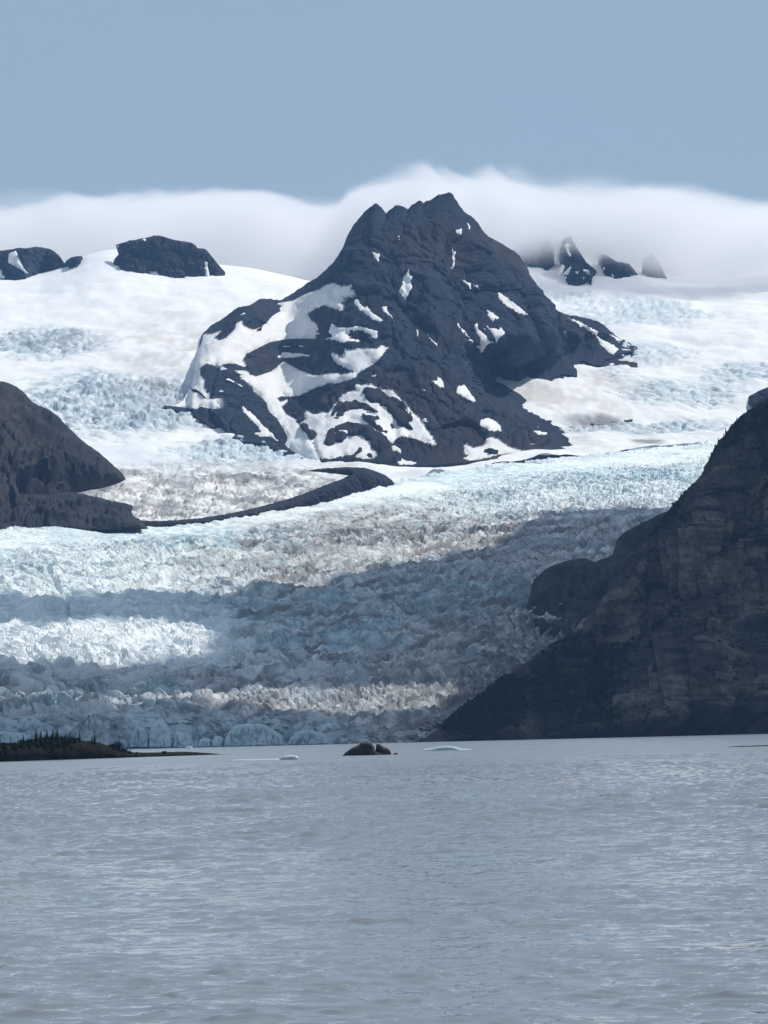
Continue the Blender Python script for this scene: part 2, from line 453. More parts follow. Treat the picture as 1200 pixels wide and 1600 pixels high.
# ------------------------------------------------------------------ ice: control rows as (photo x, photo y, depth)
EDGE = [(-300, 850, 4600), (-150, 842, 4650), (0, 833, 4700), (200, 819, 4850), (330, 812, 5000), (450, 790, 5250), (540, 770, 5450),
        (620, 752, 5700), (700, 735, 6000), (890, 713, 6350), (1120, 690, 6600), (1350, 668, 6700), (1800, 640, 6800)]
T_ROWS = [
    [(-300, 1128, 3380), (0, 1126, 3372), (100, 1128, 3372), (200, 1129, 3372), (420, 1129, 3372), (520, 1134, 3372), (640, 1142, 3375), (760, 1125, 3470), (900, 1100, 3640), (1100, 1085, 3800), (1800, 1060, 3900)],
    [(-300, 1090, 3490), (0, 1090, 3485), (300, 1088, 3485), (600, 1090, 3490), (760, 1075, 3580), (900, 1050, 3760), (1200, 1030, 3920), (1800, 1010, 4000)],
    [(-300, 1003, 3800), (0, 1000, 3800), (300, 1000, 3850), (600, 990, 3950), (900, 970, 4050), (1200, 950, 4100), (1800, 930, 4150)],
    [(-300, 918, 4200), (0, 910, 4220), (300, 900, 4350), (600, 870, 4700), (900, 830, 5050), (1200, 800, 5300), (1800, 770, 5450)],
    EDGE]
S_ROWS = [
    EDGE,
    [(-300, 768, 5400), (0, 755, 5550), (200, 745, 5700), (330, 736, 5900), (450, 729, 6100), (540, 725, 6230), (620, 725, 6290), (700, 719, 6350),
     (890, 700, 6560), (1120, 680, 6800), (1350, 660, 6900), (1800, 640, 7000)],
    [(-300, 705, 6150), (0, 697, 6250), (200, 691, 6350), (330, 690, 6480), (450, 696, 6550), (600, 690, 6650), (800, 672, 6750), (900, 664, 6850),
     (1120, 645, 7050), (1350, 622, 7150), (1800, 600, 7250)],
    [(-300, 605, 6950), (0, 600, 7000), (200, 595, 7050), (400, 582, 7150), (600, 570, 7250), (800, 566, 7300), (950, 585, 7300), (1120, 578, 7400),
     (1350, 560, 7500), (1800, 540, 7600)],
    [(-300, 528, 7700), (0, 520, 7750), (200, 510, 7800), (350, 500, 7850), (500, 492, 7900), (700, 490, 7900), (900, 500, 7900), (1000, 500, 7900),
     (1200, 488, 7950), (1800, 470, 8050)],
    [(-300, 448, 8850), (0, 433, 8850), (60, 427, 8850), (110, 410, 8850), (140, 397, 8850), (180, 390, 8860), (235, 402, 8870), (300, 410, 8870),
     (380, 417, 8870), (450, 431, 8870), (490, 439, 8880), (650, 430, 8880), (800, 404, 8880), (900, 410, 8850), (1000, 421, 8820), (1070, 432, 8800),
     (1120, 434, 8820), (1200, 422, 8850), (1350, 405, 8880), (1800, 380, 8900)],
    [(-300, 500, 9700), (100, 480, 9700), (600, 490, 9700), (1100, 490, 9700), (1800, 450, 9700)]]

def rows_to_grid(rows, xs, nseg, extra0=None):
    Yk = np.stack([line(r, 1, xs) for r in rows]); Dk = np.stack([line(r, 2, xs) for r in rows])
    if extra0 is not None:
        Yk = np.concatenate([extra0[0][None], Yk]); Dk = np.concatenate([extra0[1][None], Dk])
    tk = np.arange(len(Yk)); tq = [0.0]
    for k, n in enumerate(nseg): tq += list(np.linspace(k, k + 1, n + 1)[1:])
    tq = np.array(tq)
    return pchip(tk, Yk, tq), pchip(tk, Dk, tq), np.broadcast_to(xs, (len(tq), len(xs)))

def depth_lookup(GX, GY, GD):
    xs = GX[0]
    def f(x, y):
        x = np.atleast_1d(np.asarray(x, float)); y = np.atleast_1d(np.asarray(y, float))
        c = np.clip(np.searchsorted(xs, x), 1, len(xs) - 1)
        c = np.where(np.abs(xs[c] - x) < np.abs(xs[c - 1] - x), c, c - 1)
        out = np.empty(len(x))
        for i in range(len(x)):
            col = GY[:, c[i]]
            k = int(np.argmin(col)) + 1
            out[i] = np.interp(-y[i], -col[:k], GD[:k, c[i]])
        return out
    return f

cx_ = np.linspace(-140, 1400, 160)
_y, _d, _x = rows_to_grid(S_ROWS, cx_, [20] * 6)
snowD = depth_lookup(_x, _y, _d)
_y, _d, _x = rows_to_grid(T_ROWS, cx_, [20] * 4)
tongueD = depth_lookup(_x, _y, _d)

def ell(x, y, cx, cy, rx, ry, soft=0.5):
    return 1 - sstep(1 - soft, 1 + soft, np.hypot((x - cx) / rx, (y - cy) / ry))

def mixc(c, col, w):
    return c * (1 - w[..., None]) + np.array(col) * w[..., None]

def build_tongue():
    xs = np.concatenate([np.linspace(-280, -60, 40)[:-1], np.linspace(-60, 1230, 640), np.linspace(1230, 1700, 30)[1:]])
    fx = 3345 + 10 * perlin2(xs / 45, xs * 0, 3) + 5 * perlin2(xs / 15, xs * 0, 5)
    fx = fx + np.interp(xs, [640, 760, 900, 1100, 1800], [0, 95, 260, 420, 510])
    fy = np.full_like(xs, 1150.0) + (600 - xs) * 0.024 + FPX * 10 / fx
    GY, GD, GX = rows_to_grid(T_ROWS, xs, [14, 80, 220, 300, 360], extra0=(fy, fx))
    P = unproj(GX, GY, GD)
    X, Y = P[..., 0], P[..., 1]
    n1 = perlin2(X / 70, Y / 70, 1); n2 = perlin2(X / 70, Y / 70, 2)
    wx, wy = X + 16 * n1 + 5 * perlin2(X / 20, Y / 20, 3), Y + 16 * n2 + 5 * perlin2(X / 20, Y / 20, 4)
    wy2 = wy + 0.45 * wx
    lowl = (1 - sstep(150, 620, GX)) * sstep(985, 1060, GY)          # large blocky seracs at lower left
    far = sstep(930, 800, GY)                                          # finely broken ice higher up
    def blocks(sx, sy, seed):
        f1, f2, rid, ox, oy = worley2(wx / sx, wy2 / sy, seed)
        g = f2 - f1
        top = (_rv[rid, 2] - 0.5)
        tilt = 2.2 * ((_rv[rid, 0] - 0.5) * ox + (_rv[rid, 1] - 0.35) * oy)         # each block a tilted slab
        return -1.5 * np.exp(-(g / 0.11) ** 1.2) + 1.0 * top + 0.9 * tilt
    hb = blocks(26, 15, 1); hm = blocks(19, 7.5, 7); hs = blocks(8.0, 4.0, 13)
    rd = 0
    for i, (sc, a) in enumerate(((46, 1.0), (23, 0.55), (11, 0.3), (5.5, 0.16))):
        rd = rd + a * (1 - 2.4 * np.abs(perlin2(wx / (sc * 2.1), wy2 / (sc * 0.62), 20 + i)))
    amp = 1.0 + 0.5 * fbm2(X / 120, Y / 160, 2, 31)
    smooth_strip = np.exp(-((GY - line(EDGE, 1, xs)[None] - 14) / 16) ** 2)            # clean smooth ice along the upper edge
    midz = sstep(815, 870, GY) * (1 - 0.75 * lowl)
    h = amp * ((2.6 - 1.6 * midz + 4.4 * lowl) * hb + (2.1 + 0.8 * far - 1.1 * midz) * hm + 0.75 * hs + 2.2 * rd * (1 - 0.3 * lowl))
    # long curved crevasse trains and pressure ridges following the flow
    fl = (GY + 0.16 * GX + 0.00022 * (GX - 450) ** 2)
    band_h = (1 - 2.3 * np.abs(perlin2((GX + 2.0 * GY) / 130 + n1, fl / 9.0, 93))) + 0.6 * (1 - 2.3 * np.abs(perlin2((GX + 1.5 * GY) / 60 + n2, fl / 4.6, 94)))
    h += 5.6 * band_h * sstep(770, 860, GY) * (1 - 0.45 * lowl)
    h *= (1 - 0.8 * smooth_strip)
    # broad steps in the bed, as the surface drops to the lake
    h += 7 * perlin2(X / 190, Y / 75, 41) * sstep(700, 800, GY)
    # one long dark crevasse at the left
    gl = np.array([(74, 893), (82, 908), (92, 925), (101, 940), (107, 958), (109, 973)], float)
    dd = np.full(GX.shape, 1e9)
    for a, b in zip(gl[:-1], gl[1:]):
        ab = b - a; t = np.clip(((GX - a[0]) * ab[0] + (GY - a[1]) * ab[1]) / (ab @ ab), 0, 1)
        dd = np.minimum(dd, np.hypot(GX - a[0] - t * ab[0], GY - a[1] - t * ab[1]))
    h -= 9 * np.exp(-(dd / 3.2) ** 2)
    front = sstep(0, 30, GD - fx[None])
    P[..., 2] += h * (0.15 + 0.85 * sstep(10, 60, GD - fx[None]))
    # rough calving face
    face = 1 - sstep(15, 60, GD - fx[None])
    P[..., 1] += face * (5 * fbm2(X / 14, P[..., 2] / 10, 3, 51) + 3 * hm)
    # ---- colour of the ice and its dirt, some sun and shade painted in
    c = np.broadcast_to(np.array([0.68, 0.70, 0.70]), P.shape).copy()
    fb = fbm2(X / 90, Y / 120, 4, 61); fs = fbm2(X / 14, Y / 14, 3, 63)
    c = mixc(c, (0.40, 0.56, 0.61), 0.75 * sstep(0.0, 0.55, fb + 0.3 * fs))
    clean = np.maximum(sstep(880, 800, GY) * (1 - sstep(300, 420, GX) * sstep(795, 830, GY)), (1 - sstep(260, 520, GX)) * sstep(1060, 960, GY))
    c = mixc(c, (0.82, 0.90, 0.90), 0.9 * clean * (1 - 0.5 * sstep(0, 0.5, fb)))
    band = np.clip(ell(GX, GY, 640, 870, 330, 70, 0.6) + 0.8 * ell(GX, GY, 980, 815, 160, 24), 0, 1)
    c = mixc(c, (0.34, 0.31, 0.30), np.clip(band * (0.3 + 0.9 * fs + 0.5 * fb), 0, 0.7))
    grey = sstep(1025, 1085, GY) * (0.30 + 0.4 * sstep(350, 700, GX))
    c = mixc(c, (0.24, 0.24, 0.24), np.clip(grey * (0.9 + 0.9 * fs), 0, 0.85))  # grey dirt near the front, darkened further to deepen the shade
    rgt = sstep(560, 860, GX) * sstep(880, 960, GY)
    c = mixc(c, (0.12, 0.115, 0.11), np.clip(rgt * (0.65 + 0.8 * fs + 0.4 * fb), 0, 0.9))  # dirt at lower right, its colour deepened to darken the shaded ice
    bl = np.clip(ell(GX, GY, 700, 935, 160, 40) + ell(GX, GY, 420, 985, 150, 60) + ell(GX, GY, 330, 845, 150, 25)
                 + 0.9 * ell(GX, GY, 820, 742, 330, 14), 0, 1)
    c = mixc(c, (0.28, 0.47, 0.55), np.clip(bl * (0.35 + 0.8 * fs), 0, 0.7))
    c = mixc(c, (0.40, 0.56, 0.63), 0.55 * face * (1 - sstep(480, 620, GX)))
    # debris strung out along the flow
    strk = perlin2((GX + 2.2 * GY) / 95, (GY + 0.16 * GX) / 7.0, 91) + 0.7 * perlin2((GX + 1.5 * GY) / 40, (GY + 0.2 * GX) / 3.2, 92)
    zone = np.clip(sstep(200, 480, GX) * sstep(790, 840, GY) + 0.15, 0, 1) * (1 - 0.8 * smooth_strip)
    c = mixc(c, (0.19, 0.175, 0.165), np.clip(zone * (strk - 0.08) * 1.8, 0, 0.8))
    crk = sstep(0.35, -0.75, band_h) * sstep(800, 850, GY) * (0.35 + 0.65 * sstep(330, 640, GX)) * (1 - 0.9 * (1 - sstep(300, 420, GX)) * sstep(1050, 1025, GY))
    c = mixc(c, (0.10, 0.10, 0.105), 0.8 * np.clip(crk, 0, 1))          # charcoal lines along the crevasse troughs
    sunlit_strip = (1 - sstep(330, 420, GX)) * sstep(968, 984, GY) * (1 - sstep(1030, 1048, GY))
    c = mixc(c, (0.86, 0.90, 0.90), 0.8 * sunlit_strip)  # sunlit gap between cloud shadows, brightened in the ice colour
    # grooves of the ice coloured darker, in patches
    groove_dark = sstep(0.2, -1.0, hm + 0.6 * hs) * sstep(-0.25, 0.35, fbm2(X / 40, Y / 60, 3, 66) + 0.15)
    c = mixc(c, (0.16, 0.16, 0.165), 0.7 * np.clip(groove_dark, 0, 1) * (1 - smooth_strip) * (1 - 0.65 * clean) * (1 - 0.8 * sunlit_strip))
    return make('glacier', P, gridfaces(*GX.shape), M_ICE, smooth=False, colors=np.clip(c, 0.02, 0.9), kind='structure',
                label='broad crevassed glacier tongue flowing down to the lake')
GLACIER = build_tongue()

CREV = [(65, 535, 95, 24, 0.9), (180, 632, 150, 46, 1.0), (385, 704, 115, 17, 0.9), (1000, 487, 110, 22, 0.7), (893, 468, 26, 12, 0.8),
        (1010, 549, 75, 17, 0.6), (1060, 614, 95, 22, 0.7), (1010, 668, 135, 15, 0.8), (1160, 588, 70, 15, 0.6), (960, 580, 30, 15, 0.5)]
def build_snowfield():
    xs = np.concatenate([np.linspace(-280, -40, 30)[:-1], np.linspace(-40, 1240, 430), np.linspace(1240, 1700, 30)[1:]])
    GY, GD, GX = rows_to_grid(S_ROWS, xs, [90, 70, 100, 70, 50, 14])
    P = unproj(GX, GY, GD); X, Y = P[..., 0], P[..., 1]
    fb = fbm2(X / 160, Y / 160, 4, 71); fs = fbm2(X / 30, Y / 30, 3, 73)
    z = np.zeros_like(X)
    for cx, cy2, rx, ry, a in CREV:
        z = np.maximum(z, a * ell(GX + 25 * fs, GY + 7 * fb, cx, cy2, rx, ry, 0.35))
    basin = np.clip(ell(GX, GY, 330, 775, 260, 50, 0.35), 0, 1) * (GX < 640)
    wx, wy = X + 18 * perlin2(X / 60, Y / 60, 74), Y + 18 * perlin2(X / 60, Y / 60, 75) + 0.3 * X
    f1, f2, rid, _, _ = worley2(wx / 30, wy / 17, 3); g1 = np.exp(-((f2 - f1) / 0.2) ** 1.3)
    e1, e2, rie, _, _ = worley2(wx / 13, wy / 9, 9); g2 = np.exp(-((e2 - e1) / 0.2) ** 1.3)
    blk = -1.0 * g1 + 1.1 * (_rv[rid, 2] - 0.5) - 0.5 * g2 + 0.5 * (_rv[rie, 2] - 0.5)
    amp = np.clip(z + 0.75 * basin, 0, 1)
    P[..., 2] += 9.0 * amp * blk + 9 * fb * (1 - amp) * sstep(8800, 8300, GD) + 1.5 * fs * amp
    c = np.broadcast_to(np.array([0.84, 0.85, 0.85]), P.shape).copy()
    c = mixc(c, (0.46, 0.57, 0.62), np.clip(z * (0.75 + 0.6 * fs + 0.3 * fb + 0.3 * g1), 0, 0.9))
    c = mixc(c, (0.28, 0.33, 0.37), np.clip(z * (GX < 420) * (0.1 + 1.1 * fs + 0.3 * g1), 0, 0.8))
    c = mixc(c, (0.60, 0.70, 0.75), 0.45 * ell(GX, GY, 300, 715, 200, 18))
    warm = np.clip(0.9 * ell(GX, GY, 270, 560, 90, 65, 0.8) + 0.9 * ell(GX, GY, 880, 630, 110, 60, 0.8) + 0.35 * ell(GX, GY, 560, 720, 60, 20), 0, 1)
    streak = 0.5 + 0.9 * perlin2(X / 55, Y / 140, 77) + 0.6 * perlin2(X / 14, Y / 50, 78)
    c = mixc(c, (0.52, 0.47, 0.44), np.clip(0.7 * warm * (streak - 0.1), 0, 0.5))
    c = mixc(c, (0.22, 0.21, 0.215), np.clip(ell(GX, GY, 935, 657, 42, 8, 0.6) * (0.7 + streak * 0.5), 0, 0.9))
    c = mixc(c, (0.20, 0.19, 0.19), np.clip(ell(GX, GY, 1012, 689, 24, 3, 0.6), 0, 0.8))
    c = mixc(c, (0.27, 0.275, 0.285), np.clip(basin * (1.2 * streak - 0.35), 0, 0.8))
    c = mixc(c, (0.22, 0.215, 0.215), np.clip(basin * (0.15 + 0.8 * fs + 0.4 * fb + 0.3 * g1), 0, 0.9))
    c = mixc(c, (0.32, 0.34, 0.36), np.clip(ell(GX, GY, 250, 605, 90, 14, .6) * (streak - 0.25), 0, 0.7))
    c = mixc(c, (0.25, 0.27, 0.29), np.clip(ell(GX, GY, 90, 528, 70, 14, .6) * (streak - 0.35), 0, 0.6))
    return make('snowfield', P, gridfaces(*GX.shape), M_SNOW, colors=np.clip(c, 0.02, 0.9), kind='structure',
                label='wide snowfield with blue icefalls climbing behind the dark peak')
build_snowfield()

# ------------------------------------------------------------------ the dark peak and its snow patches
TOP = [(240, 632), (262, 633), (280, 635), (298, 636), (302, 584), (308, 550), (316, 522), (330, 508), (345, 500), (362, 488), (372, 480), (390, 477), (408, 466), (425, 468),
       (440, 469), (456, 459), (470, 450), (485, 440), (500, 431), (512, 420), (522, 409), (530, 399), (538, 385), (545, 366), (553, 353), (562, 342), (570, 331),
       (578, 324), (587, 318), (592, 321), (598, 329), (604, 334), (611, 327), (618, 322), (625, 321), (632, 325), (638, 328), (645, 321), (651, 316), (656, 314.5),
       (661, 319), (667, 315), (673, 313), (678, 311), (685, 306), (694, 303), (701, 301.5), (706, 304), (709, 309), (716, 320), (724, 331), (735, 338), (742, 344), (750, 355), (758, 366),
       (770, 374), (783, 381), (795, 388), (805, 394), (812, 402), (818, 411), (824, 421), (827, 433), (832, 447), (838, 458), (848, 469), (862, 480), (875, 488), (890, 493),
       (905, 495), (925, 500), (940, 506), (950, 515), (962, 525), (975, 531), (985, 536), (1000, 545)]
BOT = [(240, 633), (248, 634), (270, 640), (293, 647), (301, 642), (307, 651), (331, 667), (341, 666), (344, 655), (355, 666), (357, 678), (367, 685), (369, 689),
       (407, 692), (425, 699), (445, 707), (467, 713), (482, 722), (500, 727), (540, 731), (580, 732), (620, 730), (680, 726), (740, 721), (800, 715), (860, 707), (890, 702),
       (930, 690), (1000, 650)]
DTOP = [(240, 0), (300, 0), (440, 0), (470, 7780), (510, 7620), (587, 7480), (640, 7430), (705, 7400), (760, 7420), (815, 7480), (850, 7560), (890, 0), (1000, 0)]
APRON = [(774,591),(779,587),(790,592),(804,593),(809,596),(820,592),(821,586),(833,592),(847,599),(855,598),(865,591),(877,585),(897,587),(897,570),(912,563),(923,569),
  (933,572),(942,571),(946,562),(956,560),(975,552),(1010,548),(1010,725),(900,725),(889,706),(880,700),(888,692),(888,684),(878,677),(867,667),(858,660),(872,657),(857,655),(840,647),(823,637),(807,620),(788,607),(774,597)]
def build_peak():
    xs = np.linspace(256, 996, 430)
    yt = np.interp(xs, *np.array(TOP).T); yb = np.interp(xs, *np.array(BOT).T)
    yt = yt + 1.3 * perlin2(xs / 6, xs * 0, 81) + 0.6 * perlin2(xs / 2.7, xs * 0, 82)
    yb = np.maximum(yb, yt + 2)
    dt = np.array([(x, d if d else snowD(x, np.interp(x, *np.array(TOP).T))[0] - 12) for x, d in DTOP])
    for i, (x, d) in enumerate(dt):
        if DTOP[i][1] == 0: dt[i, 1] = min(dt[i, 1], 7700 if x < 460 else 7640)
    Dt = pchip(dt[:, 0], dt[:, 1], xs)
    Db = snowD(xs, yb) - 14
    Db = np.convolve(np.pad(Db, 10, 'edge'), np.ones(21) / 21, 'valid')
    Dt = np.minimum(Dt, snowD(xs, yt) - 12); Dt = np.convolve(np.pad(Dt, 6, 'edge'), np.ones(13) / 13, 'valid')
    t = np.linspace(0, 1, 280)[:, None]
    yts = np.convolve(np.pad(yt, 24, 'edge'), np.hanning(51)[1:-1] / np.hanning(51).sum(), 'valid')
    GY = yb + (yts - yb) * t + (yt - yts) * t ** 16; GX = np.broadcast_to(xs, GY.shape)
    # concave flank: gentle at the foot, steep to the summit
    GD = Db + (Dt - Db) * (0.25 * t + 0.75 * t ** 0.85)
    ap = np.array(APRON, float); pts = np.stack([GX.ravel(), GY.ravel()], 1)
    ad = edgedist(ap, pts); ad = np.where(inside(ap, pts), -ad, ad).reshape(GX.shape)
    side = sstep(252, 310, GX) * (1 - sstep(950, 992, GX)) * sstep(-1, 62, ad)
    side = side * (1 - (1 - sstep(0, 55, GY - yt)) * (1 - sstep(320, 400, GX)))
    sD = snowD(GX.ravel(), GY.ravel()).reshape(GX.shape) - 6
    GD = sD + (np.minimum(GD, sD) - sD) * side + np.where(ad < 0, np.minimum(-ad * 2.5, 22) + 12, 0)
    hgt = np.clip((yb - yt) / 200, 0, 1) * np.clip(side * 1.6, 0, 1)
    P = unproj(GX, GY, GD)
    N = gridnormals(P); N *= np.sign((N * (CAM - P)).sum(-1, keepdims=True))
    N[..., 2] *= 0.35
    w = hgt * sstep(0, 0.07, t) * (1 - 0.94 * sstep(0.82, 1.0, t))
    face = sstep(430, 620, GX)
    W = warped(P, 45, 120)
    disp = (26 * ridged3(W, 200, 2, 91, 0.3, ys=0.14) * (0.25 + 0.75 * face) + 13 * ridged3(W, 66, 3, 95, 0.34, ys=0.15) * (0.5 + 0.5 * face)
            + 3.5 * ridged3(W, 26, 3, 99, 0.5, ys=0.22, gain=0.6)
            + (0.35 + 0.65 * face) * (21 * rockblocks(P, 70, 3, asp=3.2) + 9 * rockblocks(P, 30, 5, asp=2.8)) + 4.5 * rockblocks(P, 13, 9, asp=2.4))
    # the big gully right of the summit, running down to the V-shaped snow
    dd = np.full(GX.shape, 1e9)
    gl = np.array([(705, 390), (715, 425), (740, 480), (752, 555), (790, 605), (850, 652)], float)
    for a, b in zip(gl[:-1], gl[1:]):
        ab = b - a; s = np.clip(((GX - a[0]) * ab[0] + (GY - a[1]) * ab[1]) / (ab @ ab), 0, 1)
        dd = np.minimum(dd, np.hypot(GX - a[0] - s * ab[0], GY - a[1] - s * ab[1]))
    disp -= 45 * np.exp(-(dd / 26) ** 2)
    P = P + N * (disp * w)[..., None]
    # back of the mountain
    ridge = P[-1]
    backs = []
    for k, (dy, dz) in enumerate(((40, 0.12), (140, 0.4), (320, 0.9))):
        q = ridge.copy(); q[:, 1] += dy; q[:, 2] -= dz * np.maximum(ridge[:, 2] - 560, 30) + 0 * ridge[:, 2]
        backs.append(q)
    skirt = P[0].copy(); skirt[:, 1] += 25; skirt[:, 2] -= 30
    A = np.concatenate([skirt[None], P, np.stack(backs)])
    return A
PK = build_peak()
PEAK = empty('mountain', (0, 0, 0), kind='structure', label='dark slate peak with jagged twin summit and scattered snow patches')

def bvh_of(V, F):
    return BVHTree.FromPolygons(np.asarray(V).reshape(-1, 3).tolist(), np.asarray(F).tolist())
PK_BVH = bvh_of(PK, gridfaces(PK.shape[0], PK.shape[1]))

def drape(name, parent, bvh, poly, lift, sink, step=3.0, ja=0.5, js=3.0, seed=1, mat=None, relief=None, smooth_it=6, colors=None):
    """a layer lying on a surface: outline from the photo, cast on to the surface it lies on, raised along its normal"""
    poly = jitter(poly, js, ja, seed)
    try: V2, F = trimesh2d(poly, step)
    except Exception: return None
    if len(F) == 0: return None
    d = edgedist(poly, V2)
    dirs = unproj(V2[:, 0], V2[:, 1], 100.0) - CAM
    P = np.zeros((len(V2), 3)); Nn = np.zeros((len(V2), 3)); ok = np.zeros(len(V2), bool)
    o = Vector(CAM)
    for i, v in enumerate(dirs):
        v = v / np.linalg.norm(v)
        h, n, _, _ = bvh.ray_cast(o, Vector(v))
        if h is not None:
            ok[i] = True; P[i] = h; n = np.array(n); Nn[i] = n if n @ v < 0 else -n
    F = F[ok[F].all(1)]
    if len(F) == 0: return None
    # neighbour smoothing of depth and of normals
    E = np.concatenate([F[:, [0, 1]], F[:, [1, 2]], F[:, [2, 0]]]); E = np.concatenate([E, E[:, ::-1]])
    cnt = np.zeros(len(V2)); np.add.at(cnt, E[:, 0], 1); cnt = np.maximum(cnt, 1)
    D = P[:, 1].copy()
    for k in range(smooth_it):
        s = np.zeros(len(V2)); np.add.at(s, E[:, 0], D[E[:, 1]]); D = 0.5 * D + 0.5 * s / cnt
        s3 = np.zeros_like(Nn); np.add.at(s3, E[:, 0], Nn[E[:, 1]]); Nn = Nn * 0.5 + 0.5 * s3 / cnt[:, None]
    Nn /= np.maximum(np.linalg.norm(Nn, axis=1, keepdims=True), 1e-9)
    D = np.minimum(D, P[:, 1])
    Q = unproj(V2[:, 0], V2[:, 1], np.maximum(D, 10))
    off = np.where(d < 0.3, -sink, lift * np.sqrt(np.clip(d / 5.0, 0.05, 1)))
    if relief is not None: off = off + relief(Q) * np.clip(d / 4, 0, 1)
    Q = Q + Nn * off[:, None]
    used = np.unique(F); rm = -np.ones(len(V2), int); rm[used] = np.arange(len(used))
    return make(name, Q[used], rm[F], mat, parent=parent)

def Zm(o, pts):
    return [(o[0] + x / o[2], o[1] + y / o[2]) for x, y in pts]
Z1, Z2, Z3, Z4, Z5, Z6, Z7 = (300, 420, 6), (440, 420, 6), (240, 550, 6), (420, 580, 6), (580, 580, 6), (740, 560, 6), (680, 440, 6)
Z8, ZP = (800, 360, 4.2857), (500, 280, 3.75)

